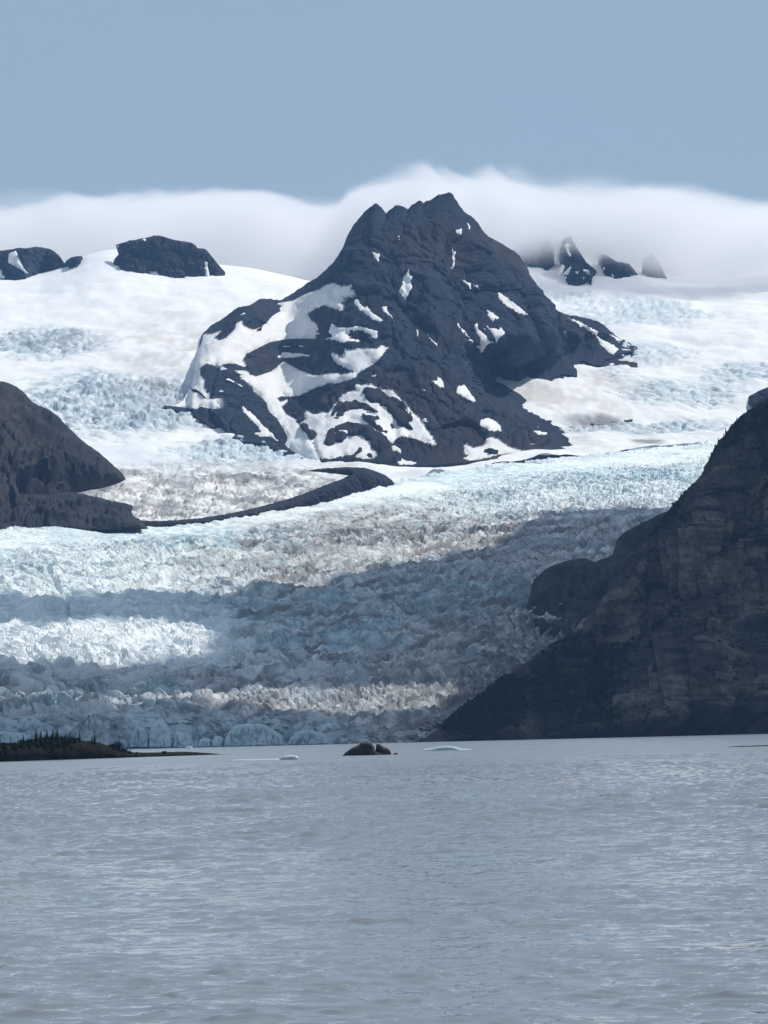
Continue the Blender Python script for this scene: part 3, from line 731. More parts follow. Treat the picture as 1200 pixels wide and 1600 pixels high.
SNOW = [
 # the upper left snow slope
 [(437, 473), (457, 470), (468, 464), (483, 457), (500, 452), (507, 446), (520, 442), (532, 448), (549, 446), (547, 452), (553, 454), (554, 464),
  (542, 467), (532, 473), (539, 478), (537, 485), (523, 482), (513, 479), (505, 477), (493, 482), (481, 490), (482, 495), (488, 502), (495, 507), (498, 515),
  (493, 518), (501, 522), (492, 523), (494, 529), (480, 529), (457, 529), (440, 531), (423, 534), (403, 544), (385, 553), (379, 563), (382, 567), (385, 573),
  (378, 572), (368, 568), (348, 569), (347, 572), (355, 577), (347, 578), (342, 572), (333, 571), (324, 567), (312, 575), (301, 584), (313, 587), (319, 594),
  (318, 605), (322, 612), (326, 619), (325, 625), (337, 622), (343, 632), (350, 637), (330, 639), (313, 635), (308, 639), (295, 637), (273, 635), (248, 632),
  (243, 629), (270, 609), (299, 588), (310, 552), (318, 523), (331, 522), (348, 515), (335, 528), (343, 532), (353, 528), (369, 512), (368, 507), (379, 500), (378, 506),
  (387, 513), (395, 515), (408, 511), (417, 503), (428, 492), (439, 486), (437, 482), (441, 477), (434, 475)],
 # the snow chute and the bowl it drains
 [(518, 552), (523, 552), (530, 558), (535, 561), (538, 553), (538, 544), (543, 547), (566, 544), (585, 545), (593, 543), (594, 539), (607, 543), (595, 557),
  (587, 567), (562, 581), (554, 590), (537, 596), (523, 599), (512, 599), (495, 605), (481, 611), (468, 618), (453, 620), (440, 619), (433, 622), (438, 628),
  (449, 624), (450, 627), (440, 636), (447, 647), (460, 654), (467, 663), (475, 675), (487, 688), (497, 710), (500, 719), (478, 719), (467, 711), (455, 703),
  (445, 695), (448, 690), (450, 682), (442, 668), (432, 653), (420, 642), (417, 630), (408, 620), (397, 612), (395, 605), (385, 596), (372, 589), (378, 585),
  (367, 579), (380, 579), (388, 581), (390, 585), (398, 588), (407, 586), (425, 580), (442, 565), (457, 572), (470, 580), (493, 587), (517, 583), (540, 585),
  (555, 580), (540, 575), (527, 568), (518, 557)],
 # the lower left snow between the rock arcs
 [(468, 663), (477, 654), (475, 644), (482, 640), (487, 646), (498, 646), (503, 643), (513, 646), (517, 640), (522, 634), (529, 627), (530, 622), (540, 614),
  (550, 610), (560, 611), (555, 607), (554, 601), (567, 602), (580, 600), (593, 607), (613, 610), (620, 617), (635, 632), (645, 645), (655, 653), (662, 663),
  (675, 683), (683, 695), (667, 692), (652, 686), (630, 681), (620, 685), (614, 692), (606, 688), (600, 696), (594, 706), (586, 716), (566, 718), (553, 714),
  (540, 713), (523, 717), (499, 716), (494, 702), (487, 688), (475, 675)],
 Zm(Z2, [(455,510),(500,510),(520,540),(600,545),(740,535),(850,560),(935,590),(900,600),(915,640),(880,660),(795,650),(840,630),(800,605),(720,580),(640,590),(630,625),(680,630),(640,650),(740,660),(740,690),(600,690),(580,700),(540,695),(530,680),(375,660),(465,635),(435,595)]),
 Zm(Z2, [(670,315),(690,262),(720,285),(760,345),(790,350),(800,328),(840,395),(960,478),(955,505),(880,500),(800,440),(720,385)]),
 Zm(Z2, [(925,350),(1005,345),(985,370),(1020,420),(1078,498),(1020,460),(960,415),(935,380)]),
 Zm(Z3, [(620,265),(710,240),(760,270),(850,315),(820,345),(780,300),(700,270)]),
 Zm(Z3, [(575,385),(635,345),(690,385)]),
 Zm(Z3, [(820,515),(850,495),(880,540),(920,560),(1000,640),(1025,680),(1120,760),(1140,800),(1200,850),(1130,830),(1090,800),(1000,805),(920,760),(1000,745),(960,690),(870,600),(830,560)]),
 Zm(Z1, [(840,715),(940,720),(940,735),(845,742)]), Zm(Z1, [(990,720),(1030,712),(1062,735),(1050,745),(1010,735)]),
 Zm(Z1, [(630,830),(690,812),(800,820),(850,775),(920,780),(1040,785),(1135,820),(1060,825),(960,838),(850,845),(800,835),(720,815),(660,822)]),
 Zm(Z1, [(985,217),(1060,180),(1140,140),(1110,172),(1040,207)]), Zm(Z1, [(960,262),(1025,230),(990,260)]),
 Zm(Z1, [(435,437),(450,415),(510,405),(500,437)]),
 Zm(ZP, [(275,398),(310,425),(355,435),(345,500),(320,465),(295,425)]), Zm(ZP, [(450,325),(468,330),(480,384),(465,365)]), Zm(ZP, [(493,372),(503,364),(506,402),(495,398)]),
 Zm(ZP, [(525,520),(530,560),(555,570),(535,600),(548,630),(525,670),(505,715),(480,690),(452,660),(480,610),(485,570)]),
 Zm(ZP, [(790,295),(835,282),(835,340),(820,330),(795,318)]), Zm(ZP, [(858,242),(885,270),(882,298),(868,292)]),
 Zm(ZP, [(766,345),(776,380),(785,420),(808,420),(792,450),(795,490),(785,520),(790,545),(760,525),(778,490),(770,440)]),
 Zm(ZP, [(803,552),(830,580),(880,605),(925,620),(960,662),(920,645),(885,620),(885,640),(840,610)]),
 Zm(Z7, [(575,100),(610,95),(700,160),(800,235),(875,305),(865,325),(780,300),(680,245),(630,215),(590,150)]),
 Zm(Z7, [(470,255),(500,260),(560,300),(625,350),(570,350),(545,385),(515,365),(488,335),(485,290)]),
 Zm(Z7, [(203,370),(222,370),(240,430),(285,455),(310,500),(350,540),(375,580),(340,570),(280,500),(205,425)]),
 Zm(Z7, [(390,368),(405,400),(410,445),(470,485),(510,540),(550,560),(560,585),(530,580),(490,600),(460,650),(430,685),(400,640),(365,598),(405,590),(415,530),(380,480),(350,430),(365,400)]),
 Zm(Z7, [(465,390),(490,400),(510,430),(595,440),(600,410),(625,430),(665,475),(630,520),(570,585),(558,560),(550,530),(520,480),(480,430)]),
 Zm(Z7, [(445,430),(470,430),(480,462),(455,466)]),
 Zm(ZP, [(558,870),(580,880),(582,940),(565,920)]), Zm(ZP, [(616,880),(650,926),(692,965),(694,987),(655,960),(630,920)]),
 Zm(Z7, [(488,815),(520,818),(532,845),(550,867),(518,852)]),
 Zm(Z5, [(540,75),(610,85),(615,40),(660,60),(680,100),(688,160),(660,165),(600,130)]),
 Zm(Z5, [(785,205),(815,125),(850,130),(860,105),(890,130),(930,190),(990,270),(965,292),(900,275),(840,240)]),
 Zm(Z5, [(410,133),(490,160),(537,202),(480,176)]), Zm(Z5, [(455,445),(510,432),(548,480),(500,492)]), Zm(Z5, [(-20,52),(40,20),(80,42),(20,58)]),
 Zm(Z5, [(180,690),(230,690),(285,730),(285,770),(305,785),(270,780),(240,755),(200,755),(180,730)]),
 Zm(Z5, [(220,840),(270,840),(290,808),(330,830),(470,858),(400,880),(270,885)]),
 Zm(Z6, [(48,630),(60,570),(120,550),(170,560),(265,625),(260,670),(340,718),(240,690),(130,680)]),
 [(725,697),(727,694),(738,699),(756,697),(757,686),(768,683),(780,687),(782,690),(795,698),(827,708),(815,710),(790,708),(775,711),(760,716),(745,718),(732,719),(725,716),(733,712),(726,707)],
 Zm(Z6, [(540,672),(600,672),(650,682),(715,698),(670,725),(600,720)]), Zm(Z6, [(566,590),(604,630),(632,668),(590,648)]), Zm(Z6, [(498,788),(600,796),(575,814),(520,802)]),
 [(884,495),(898,498),(917,507),(938,519),(933,523),(942,530),(961,539),(968,546),(958,556),(950,552),(946,547),(938,540),(928,523),(910,512),(893,501)],
 Zm(Z8, [(622,692),(660,690),(720,715),(765,738),(700,745),(690,725)]), Zm(Z8, [(343,660),(352,660),(368,690),(350,698)]),
]
_px, _py = project(PK.reshape(-1, 3)); _pp = np.stack([_px, _py], 1)
_pc = np.broadcast_to(np.array([0.022, 0.030, 0.046]), (len(_pp), 3)).copy()
_w = sstep(-0.1, 0.5, fbm3(PK.reshape(-1, 3), 220, 4, 55, 0.5, ys=0.5))[:, None]
_pc = _pc * (1 - _w) + np.array([0.036, 0.034, 0.040]) * _w
for p in SNOW:                                   # snow also lies in the rock under each patch
    a = np.array(p)
    if 0.5 * abs(np.dot(a[:, 0], np.roll(a[:, 1], 1)) - np.dot(a[:, 1], np.roll(a[:, 0], 1))) < 1500: continue
    _pc[inside(a, _pp)] = (0.80, 0.80, 0.79)
_xl, _yl = _pp[:, 0], _pp[:, 1]
_pc[((_xl < 312) & (_yl < 634) & (_yl > 540) & (_yl < 628 - (_xl - 243) * 0.3))] = (0.80, 0.80, 0.79)
make('rock_face', PK, gridfaces(PK.shape[0], PK.shape[1]), M_PEAK, parent=PEAK, colors=_pc, smooth=False)
for i, p in enumerate(SNOW):
    big = i in (0, 1, 2, 43)
    a = np.array(p); A = 0.5 * abs(np.dot(a[:, 0], np.roll(a[:, 1], 1)) - np.dot(a[:, 1], np.roll(a[:, 0], 1)))
    drape('snow_patch', PEAK, PK_BVH, p, 1.6, 2.2, step=3.4 if A > 1500 else 2.2, ja=1.15 if A > 150 else 0.5, js=2.0, seed=i + 1,
          mat=M_PATCH, smooth_it=8 if A > 1500 else 3)
OUTCROPS = [
 Zm(Z4, [(580,440),(600,380),(630,330),(650,290),(740,285),(830,285),(920,310),(980,345),(1030,385),(1020,405),(900,385),(810,370),(730,390),(700,430),(650,462),(605,465)]),
 Zm(Z4, [(865,410),(900,408),(960,430),(1045,445),(1040,460),(1005,470),(1020,530),(1120,575),(1115,590),(1050,590),(985,550),(920,500),(880,460)]),
 Zm(Z4, [(510,690),(545,620),(540,590),(570,555),(650,520),(740,493),(840,495),(920,520),(985,552),(1060,590),(1120,650),(1145,690),(1140,740),(1180,780),(1190,860),(1100,880),(1000,870),(930,850),(980,835),(1020,800),(1020,775),(955,740),(955,690),(895,650),(870,620),(740,620),(735,625),(700,680),(640,690),(590,720),(550,728)]),
 Zm(Z4, [(470,825),(620,825),(720,800),(790,795),(840,735),(885,720),(880,770),(830,790),(810,815),(900,840),(1000,870),(700,855),(500,840)]),
 Zm(Z4, [(290,510),(380,500),(385,550),(430,553),(470,590),(450,630),(405,650),(360,610),(330,570),(310,545)]),
 [(567,607),(580,607),(593,609),(602,613),(612,621),(620,622),(635,633),(643,646),(648,657),(642,662),(646,673),(645,676),(622,667),(620,662),(607,647),(602,638),(593,635),(580,632),(571,625),(566,615)],
 Zm(Z5, [(165,500),(190,500),(230,555),(190,562)]), Zm(Z4, [(900,795),(930,770),(985,795),(970,815),(920,812)]),
 Zm(Z3, [(320,370),(350,345),(410,355),(460,400),(500,445),(470,445),(410,395)]),
 Zm(Z1, [(580,600),(610,565),(655,555),(650,590)]), Zm(Z1, [(530,630),(590,625),(595,632),(550,642)]),
 Zm(Z5, [(1030,770),(1060,735),(1130,740),(1190,755),(1190,780),(1120,790)]),
]
for i, p in enumerate(OUTCROPS):
    drape('rock_outcrop', PEAK, PK_BVH, p, 7.0, 2.0, step=2.0, ja=1.1, js=2.2, seed=i + 60, mat=M_ROCK, smooth_it=5,
          relief=lambda Q: 2.0 * ridged3(Q, 45, 3, 44) + 6 * rockblocks(Q, 22, 6))
for p in [Zm(Z4, [(610,620),(660,590),(730,588),(735,612),(680,624)])]:
    drape('snow_patch', PEAK, PK_BVH, p, 14.0, -6.0, step=2.4, ja=0.3, seed=80, mat=M_PATCH)

# ------------------------------------------------------------------ crags on the snow skyline
def solid(name, poly, Dfun, thick, R, step, mat, namp=None, nsc=60, **k):
    nf = (lambda P: namp * (0.5 * ridged3(P, nsc, 4, 17, 0.5) - 0.2 + 1.1 * rockblocks(P, nsc * 0.5, 4) + 0.5 * rockblocks(P, nsc * 0.22, 8))) if namp else None
    kk = {q: k.pop(q) for q in ('ja', 'js', 'seed', 'back', 'aspect') if q in k}
    V, F = inflate(poly, Dfun, thick, R, step, nf, **kk)
    return make(name, V, F, mat, smooth=False, **k), V, F

ZL = (0, 340, 3.158)
def crag(poly, off, lab, seed, ext=0, thick=90, mat=M_ROCK):
    a = jitter(poly, 3.0, 0.0, 1); gx = np.linspace(a[:, 0].min(), a[:, 0].max(), 60)
    yb = np.array([max([y0 + (y1 - y0) * (g - x0) / (x1 - x0) for (x0, y0), (x1, y1) in zip(a, np.roll(a, -1, 0)) if x0 != x1 and min(x0, x1) <= g <= max(x0, x1)] or [a[:, 1].mean()]) for g in gx])
    sb = snowD(gx, yb); sb = np.convolve(np.pad(sb, 4, 'edge'), np.ones(9) / 9, 'valid')
    low = np.array([[x, y + (9 if y > np.interp(x, gx, yb) - 1.5 else 0)] for x, y in a])      # rooted below the snow
    root = empty('crag', kind='structure', label=lab)
    ob, V, F = solid('rock_face', low, lambda x, y: np.interp(x, gx, sb) + off * 0 + 8 + 1.6 * np.clip(np.interp(x, gx, yb) - y, 0, 200), 14, 9, 1.8, mat, namp=12, nsc=50, parent=root, ja=1.0, js=3, seed=seed)
    return root, bvh_of(V, F)
r, b = crag(Zm(ZL, [(570,135),(620,120),(690,105),(760,88),(800,90),(860,110),(950,125),(975,150),(1015,155),(1040,185),(1080,235),(1118,275),(1090,290),(960,300),(860,301),(740,272),(700,278),(640,254),(600,260),(555,220),(585,180)]),
            0, 'rounded dark crag standing alone on the left snow skyline', 3)
drape('snow_patch', r, b, Zm(ZL, [(1008,215),(1022,218),(1030,260),(1036,292),(1012,296)]), 6, 2, 2, 0.2, seed=5, mat=M_PATCH)
drape('snow_patch', r, b, Zm(ZL, [(735,268),(770,265),(798,290),(790,297),(740,285)]), 6, 2, 2, 0.2, seed=6, mat=M_PATCH)
drape('snow_patch', r, b, Zm(ZL, [(575,138),(640,122),(700,108),(730,97),(722,112),(680,118),(620,128),(580,148)]), 6, 2, 2, 0.2, seed=7, mat=M_PATCH)
r, b = crag([(-80, 402), (0, 392), (19, 389), (32, 387), (41, 388), (57, 385), (79, 389), (92, 398), (100, 410), (111, 414), (98, 419), (63, 424), (54, 434), (14, 438), (0, 434), (-80, 436)],
            0, 'low dark crag cut by the left edge, split by a snow gully', 8)
drape('snow_patch', r, b, [(14, 396), (25, 391), (30, 403), (33, 410), (38, 420), (50, 432), (36, 425), (22, 416), (12, 411)], 6, 2, 2.2, 0.3, seed=9, mat=M_PATCH)
drape('snow_patch', r, b, [(-4, 420), (3, 421), (6, 430), (14, 436), (-4, 436)], 6, 2, 2.2, 0.3, seed=9, mat=M_PATCH)
crag([(100, 412), (105, 406), (111, 402), (122, 400), (131, 400), (127, 408), (124, 414), (112, 418)], 60, 'small pale grey crag behind the left snow ridge', 10, thick=40)
r, b = crag(Zm(Z8, [(10,120),(40,80),(90,40),(150,20),(210,30),(262,60),(280,130),(285,230),(240,272),(200,267),(195,243),(130,250),(90,238),(0,190)]),
            -40, 'blunt rock tower half lost in fog right of the peak', 11)
r, b = crag(Zm(Z8, [(300,200),(320,120),(340,60),(390,40),(450,140),(500,215),(572,270),(545,300),(545,355),(515,352),(515,325),(480,342),(440,357),(350,347),(370,310),(335,290),(355,240)]),
            -40, 'broken pyramid crag laced with snow under the fog', 12)
for i, p in enumerate(([(350,95),(372,80),(392,100),(384,135),(402,172),(384,182),(372,160),(366,130)], [(470,255),(520,265),(527,300),(500,295)], [(420,270),(455,275),(440,298),(425,290)], [(345,285),(375,255),(392,235),(400,250),(380,300),(350,300)], [(470,315),(490,310),(480,330)])):
    drape('snow_patch', r, b, Zm(Z8, p), 6, 2, 1.8, 0.3, seed=20 + i, mat=M_PATCH)
r, b = crag(Zm(Z8, [(575,140),(640,170),(700,210),(800,240),(850,300),(780,312),(740,332),(690,327),(640,317),(600,280),(625,250),(585,245)]),
            -40, 'ragged low crag fading upward into fog', 13, thick=60)
drape('snow_patch', r, b, Zm(Z8, [(660,285),(680,300),(690,325),(675,322)]), 6, 2, 1.8, 0.3, seed=31, mat=M_PATCH)
crag(Zm(Z8, [(870,190),(940,150),(990,220),(1040,326),(930,317),(870,290)]), -30, 'faint wedge of rock mostly hidden by fog', 14, thick=60)
crag(Zm(Z8, [(1000,215),(1080,220),(1150,272),(1100,302),(1020,282)]), -20, 'rightmost fogged rock hump on the skyline', 15, thick=40)
crag([(1166, 627), (1172, 618), (1184, 611), (1200, 605), (1235, 600), (1250, 640), (1215, 645), (1190, 640), (1175, 636)], -20, 'small dark rock breaking the snow at the right edge', 16, thick=40)

# ------------------------------------------------------------------ left hill, its lower shoulder and the moraine rib
def hillD(y0, d0, y1, d1):
    return lambda x, y: d0 + (d1 - d0) * np.clip((y0 - y) / (y0 - y1), -0.2, 1.2)
HILL = empty('hill', kind='structure', label='bare brown-grey rock hill at the left edge above the ice')
V, F = inflate([(-260, 470), (-120, 545), (-60, 580), (0, 597), (14, 599), (26, 604), (40, 616), (50, 628), (63, 637), (78, 643), (90, 650), (99, 660), (113, 674), (128, 688), (140, 697), (158, 710),
                (172, 723), (184, 733), (192, 741), (197, 749), (180, 757), (150, 764), (118, 770), (100, 800), (60, 846), (-260, 870)],
               hillD(838, 4850, 597, 5400), 120, 70, 5, lambda P: 16 * (ridged3(warped(P, 30, 70), 120, 3, 23, 0.6, ys=0.5) - 0.6) + 3 * ridged3(warped(P, 10, 30), 34, 4, 29, 0.7, gain=0.6) + 15 * rockblocks(P, 60, 2) + 7 * rockblocks(P, 24, 6) + 3.5 * rockblocks(P, 11, 7), ja=0.9, js=4, seed=4)
make('rock_face', V, F, M_ROCK_L, parent=HILL, smooth=False)
V, F = inflate([(-260, 790), (-60, 790), (0, 782), (30, 772), (70, 765), (118, 769), (140, 774), (160, 779), (180, 784), (198, 787), (208, 791), (205, 800), (208, 806), (219, 812), (232, 826), (0, 845), (-260, 862)],
               hillD(836, 4745, 770, 4950), 45, 18, 3.5, lambda P: 5 * (ridged3(warped(P, 15, 40), 60, 4, 33, 0.6, gain=0.6) - 0.5) + 9 * rockblocks(P, 34, 3) + 4 * rockblocks(P, 13, 6), ja=0.9, js=4, seed=6)
make('rock_shoulder', V, F, M_ROCK_L, parent=HILL, smooth=False)
def ribD(x, y):
    return line(EDGE, 2, np.asarray(x, float)) - 14 + 8 * sstep(380, 450, np.asarray(x, float))
RIB = empty('moraine_ridge', kind='structure', label='narrow dark moraine rib along the upper edge of the glacier')
V, F = inflate([(150, 812), (215, 813), (250, 814), (300, 811), (330, 807), (370, 800), (400, 793), (430, 785), (455, 778), (480, 769), (505, 759), (530, 750), (545, 743), (512, 739), (480, 736), (495, 733), (520, 731), (545, 729.5),
                (570, 731), (590, 737), (603, 743), (612, 750), (620, 759), (605, 764), (585, 770), (560, 780), (520, 793), (470, 804), (420, 813), (370, 820), (320, 825), (260, 829), (150, 835)],
               ribD, 45, 20, 3, lambda P: 2.5 * (ridged3(P, 45, 4, 37) - 0.5) + 5 * rockblocks(P, 22, 3) + 2.5 * rockblocks(P, 9, 6), ja=0.7, js=3, seed=9)
make('rock_face', V, F, M_ROCK, parent=RIB, smooth=False)

# ------------------------------------------------------------------ rock knob behind the right mountain
KNOB = empty('rock_knob', kind='structure', label='rounded dark rock knob between glacier and right mountainside')
V, F = inflate([(818, 985), (822, 950), (829, 930), (835, 906), (848, 893), (862, 884), (885, 877), (905, 872), (915, 873), (928, 878), (945, 872), (958, 866), (962, 850), (966, 840), (975, 832), (988, 824),
                (1010, 814), (1035, 802), (1060, 792), (1110, 775), (1110, 1060), (850, 1040), (835, 1010)],
               lambda x, y: 3990 + 2.6 * np.clip(1010 - y, -40, 260) + 0 * x, 60, 40, 4, lambda P: 8 * (ridged3(warped(P, 20, 50), 80, 4, 43, 0.7, gain=0.6) - 0.5) + 2 * ridged3(P, 20, 3, 46) + 10 * rockblocks(P, 38, 5) + 5 * rockblocks(P, 16, 8), ja=0.8, js=4, seed=14)
make('rock_face', V, F, M_KNOB, parent=KNOB, smooth=False)

# ------------------------------------------------------------------ right mountainside
RIDGE = [(640, 1163, 3345), (660, 1155, 3350), (680, 1143, 3360), (700, 1128, 3380), (722, 1108, 3405), (750, 1090, 3430), (780, 1070, 3455), (815, 1043, 3480), (850, 1016, 3500), (880, 1001, 3515), (905, 990, 3525),
         (925, 972, 3540), (937, 950, 3550), (950, 925, 3560), (965, 900, 3570), (985, 872, 3590), (1005, 847, 3610), (1025, 822, 3625), (1045, 797, 3645), (1070, 768, 3670), (1095, 742, 3695), (1112, 712, 3715),
         (1128, 684, 3730), (1145, 662, 3750), (1160, 648, 3765), (1180, 634, 3785), (1200, 622, 3800), (1260, 585, 3850), (1400, 480, 3950), (1600, 370, 4080), (1900, 250, 4250), (2400, 160, 4500), (3200, 130, 4800)]
def build_right():
    xs = np.concatenate([np.linspace(640, 1240, 400), np.linspace(1240, 3200, 120)[1:]])
    yt = line(RIDGE, 1, xs); Dt = line(RIDGE, 2, xs)
    yt = yt + (1.4 * perlin2(xs / 9, xs * 0, 83) + 0.9 * perlin2(xs / 3.3, xs * 0, 84)) * sstep(660, 720, xs)
    Db = np.interp(xs, [640, 720, 900, 1050, 1200, 1800, 3200], [3335, 3325, 3340, 3390, 3440, 3300, 2700])
    Db = Db + 10 * perlin2(xs / 60, xs * 0, 85) + 4 * perlin2(xs / 18, xs * 0, 86)
    horizon = 1150 - (xs - 600) * 0.024
    yb = horizon + FPX * (6 + 4) / Db
    yb = np.maximum(yb, yt + 1)
    Dt = np.maximum(Dt, Db + 5)
    t = np.linspace(0, 1, 300)[:, None]
    GY = yb + (yt - yb) * t; GX = np.broadcast_to(xs, GY.shape)
    GD = Db + (Dt - Db) * t
    P = unproj(GX, GY, GD)
    N = gridnormals(P); N *= np.sign((N * (CAM - P)).sum(-1, keepdims=True))
    hgt = np.clip((yb - yt) / 160, 0, 1)
    w = hgt * sstep(0, 0.05, t) * (1 - 0.93 * sstep(0.78, 1.0, t))
    N[..., 2] *= 0.4
    W = warped(P, 30, 70); W[..., 0] -= 0.6 * W[..., 2]
    big = ridged3(W, 105, 2, 101, 0.3, ys=0.18)
    mid = ridged3(W, 36, 3, 105, 0.36, ys=0.22)
    fine = ridged3(warped(P, 8, 20), 13, 3, 109, 0.5, ys=0.2, gain=0.65)
    # bare buttress that stands proud
    butt = ell(GX, GY, 1110, 960, 75, 190, 0.5) + 0.8 * ell(GX, GY, 1030, 1090, 70, 60, 0.5)
    disp = 24 * big + 11 * mid + 2.5 * fine + 22 * butt + 15 * rockblocks(P, 42, 2, asp=4.0, lean=-0.7) + 7 * rockblocks(P, 18, 5, asp=3.2, lean=-0.7) + 3 * rockblocks(P, 8, 7, asp=2.2)
    P = P + N * (disp * w)[..., None]
    N2 = gridnormals(P); N2 *= np.sign((N2 * (CAM - P)).sum(-1, keepdims=True))
    steep = 1 - N2[..., 2]
    veg = sstep(-0.35, 0.4, 1.2 * fbm3(W, 45, 4, 111, 0.5, ys=0.25) + 0.5 * (0.52 - steep) - 0.55 * np.clip(butt, 0, 1) + 0.3 * sstep(900, 700, GY)) * sstep(0.02, 0.08, t)
    c = np.broadcast_to(np.array([0.125, 0.103, 0.080]), P.shape).copy()
    c = mixc(c, (0.036, 0.035, 0.034), 0.92 * sstep(-0.22, 0.12, fbm3(W, 24, 4, 113, 0.4, ys=0.2) - 0.25 * np.clip(butt, 0, 1) + 0.22))
    low = sstep(880, 760, GX) * 1.0
    c = mixc(c, (0.030, 0.030, 0.031), 0.7 * low)
    c = mixc(c, (0.019, 0.026, 0.010), 0.9 * veg * (1 - 0.6 * low))
    ridge = P[-1]; backs = []
    for dy, dz in ((25, 0.1), (110, 0.45), (260, 1.0)):
        q = ridge.copy(); q[:, 1] += dy + 0.12 * dy * np.clip((xs - 1200) / 300, 0, 5); q[:, 2] -= dz * np.maximum(ridge[:, 2] + 5, 8) * np.where(xs > 1300, 0.7, 1.0); backs.append(q)
    A = np.concatenate([P, np.stack(backs)])
    C = np.concatenate([c, np.broadcast_to(c[-1], (3,) + c[-1].shape)])
    return A, C, veg, P, N2, GX, GY, xs
RA, RC, VEG, RP, RN, RGX, RGY, RXS = build_right()
MR = empty('mountain', kind='structure', label='steep dark scrub-covered mountainside dropping into the lake at right')
make('rock_face', RA, gridfaces(RA.shape[0], RA.shape[1]), M_CLIFF, parent=MR, colors=RC, smooth=False)
# scrub over it: many small leafy tufts, one mass
def build_scrub():
    rs = np.random.RandomState(5)
    inx = np.where((RGX[0] > 690) & (RGX[0] < 1235))[0]
    n = 26000
    r = rs.randint(6, RP.shape[0] - 3, n); c = inx[rs.randint(0, len(inx), n)]
    keep = rs.rand(n) < VEG[r, c] ** 1.5
    r, c = r[keep], c[keep]; n = len(r)
    base = RP[r, c]; K = 5
    size = rs.uniform(1.2, 3.0, (n, 1, 1)) * (0.8 + 0.4 * rs.rand(n, K, 1))
    cen = base[:, None] + np.concatenate([rs.normal(0, 1.1, (n, K, 2)), rs.uniform(0.2, 1.8, (n, K, 1))], 2)
    a = rs.normal(size=(n, K, 3)); a /= np.linalg.norm(a, axis=2, keepdims=True)
    b = np.cross(a, rs.normal(size=(n, K, 3))); b /= np.linalg.norm(b, axis=2, keepdims=True)
    tri = np.stack([cen + a * size * 0.6, cen - a * size * 0.35 + b * size * 0.5, cen - a * size * 0.35 - b * size * 0.5], 2)
    V = tri.reshape(-1, 3); F = np.arange(len(V)).reshape(-1, 3)
    return make('scrub', V, F, M_SHRUB, smooth=False, kind='stuff', label='dark green alder scrub covering the right mountainside')
build_scrub()

# ------------------------------------------------------------------ ice blocks of the calving front
ZB, ZA = (200, 1100, 5), (0, 1100, 5)
def ice_block(poly, D, thick, seed):
    a = np.array(poly)
    V, F = inflate(poly, lambda x, y: D + 1.0 * np.clip(a[:, 1].max() - y, 0, 40) * 0.35, thick, 5, 1.5,
                   lambda P: 1.0 * (ridged3(P, 11, 3, seed, 0.4) - 0.4) + 3.4 * rockblocks(P, 7, seed % 17, asp=2.2, lean=0.1) + 1.2 * rockblocks(P, 3, seed % 13), ja=0.7, js=2, seed=seed)
    return make('ice_block', V, F, M_BERG, parent=GLACIER, smooth=False)
wl_ = lambda x: 1150 - (x - 600) * 0.024 + FPX * 7.2 / 3330
for i, p in enumerate([
    Zm(ZB, [(15,325),(20,240),(60,170),(110,180),(150,205),(170,250),(165,330)]),
    Zm(ZB, [(160,330),(160,250),(175,180),(200,143),(270,136),(312,165),(340,230),(355,300),(352,335)]),
    Zm(ZB, [(350,335),(360,240),(385,203),(420,225),(470,222),(500,268),(530,330),(530,345),(440,345)]),
    Zm(ZB, [(538,340),(560,282),(590,262),(630,264),(655,292),(650,330)]),
    Zm(ZB, [(640,330),(650,300),(672,255),(722,246),(747,275),(742,335)]),
    Zm(ZB, [(745,335),(760,270),(800,195),(850,160),(960,150),(1060,160),(1140,205),(1200,240),(1230,330)]),
    Zm(ZA, [(-60,345),(-60,220),(0,213),(30,210),(100,222),(180,225),(243,255),(225,300),(200,345)]),
    Zm(ZB, [(1240,330),(1260,270),(1330,215),(1420,200),(1520,225),(1570,270),(1590,325)]),
    ]):
    p = [(x, min(y + (4 if y > 1163 else 0), wl_(x))) for x, y in p]
    ice_block(p, 3322 - 1.5 * (i % 3), 9, 60 + i)

# ================================================================== things
# ------------------------------------------------------------------ wooded islet
ISL_D = lambda x: 1406 + np.clip(np.asarray(x, float) / 365, -0.6, 1.2) * 195
def isl_outline():
    top = [(-140, 1168), (-60, 1164), (0, 1165), (30, 1164), (60, 1163), (90, 1162), (105, 1159), (120, 1157.5), (140, 1157.5), (152, 1159.5), (165, 1164), (178, 1168), (188, 1172), (200, 1175), (225, 1176), (250, 1175.5),
           (280, 1174.5), (300, 1175), (320, 1176.2), (345, 1178.2), (372, 1179)]
    bot = [(x, 1150 - (x - 600) * 0.024 + FPX * 7.0 / float(ISL_D(x)) ) for x in (372, 330, 280, 230, 180, 130, 80, 30, -30, -90, -140)]
    return top + bot
ISL = empty('island', kind='structure', label='low brown islet with a gravel spit, carrying shrubs and small spruces')
V, F = inflate(isl_outline(), lambda x, y: ISL_D(x) + 6, 14, 16, 1.3, lambda P: 0.55 * (ridged3(P, 6, 3, 71) - 0.4), ja=0.3, js=2, seed=3, back=1.2)
make('ground', V, F, M_SOIL, parent=ISL)
ISL_BVH = bvh_of(V, F)

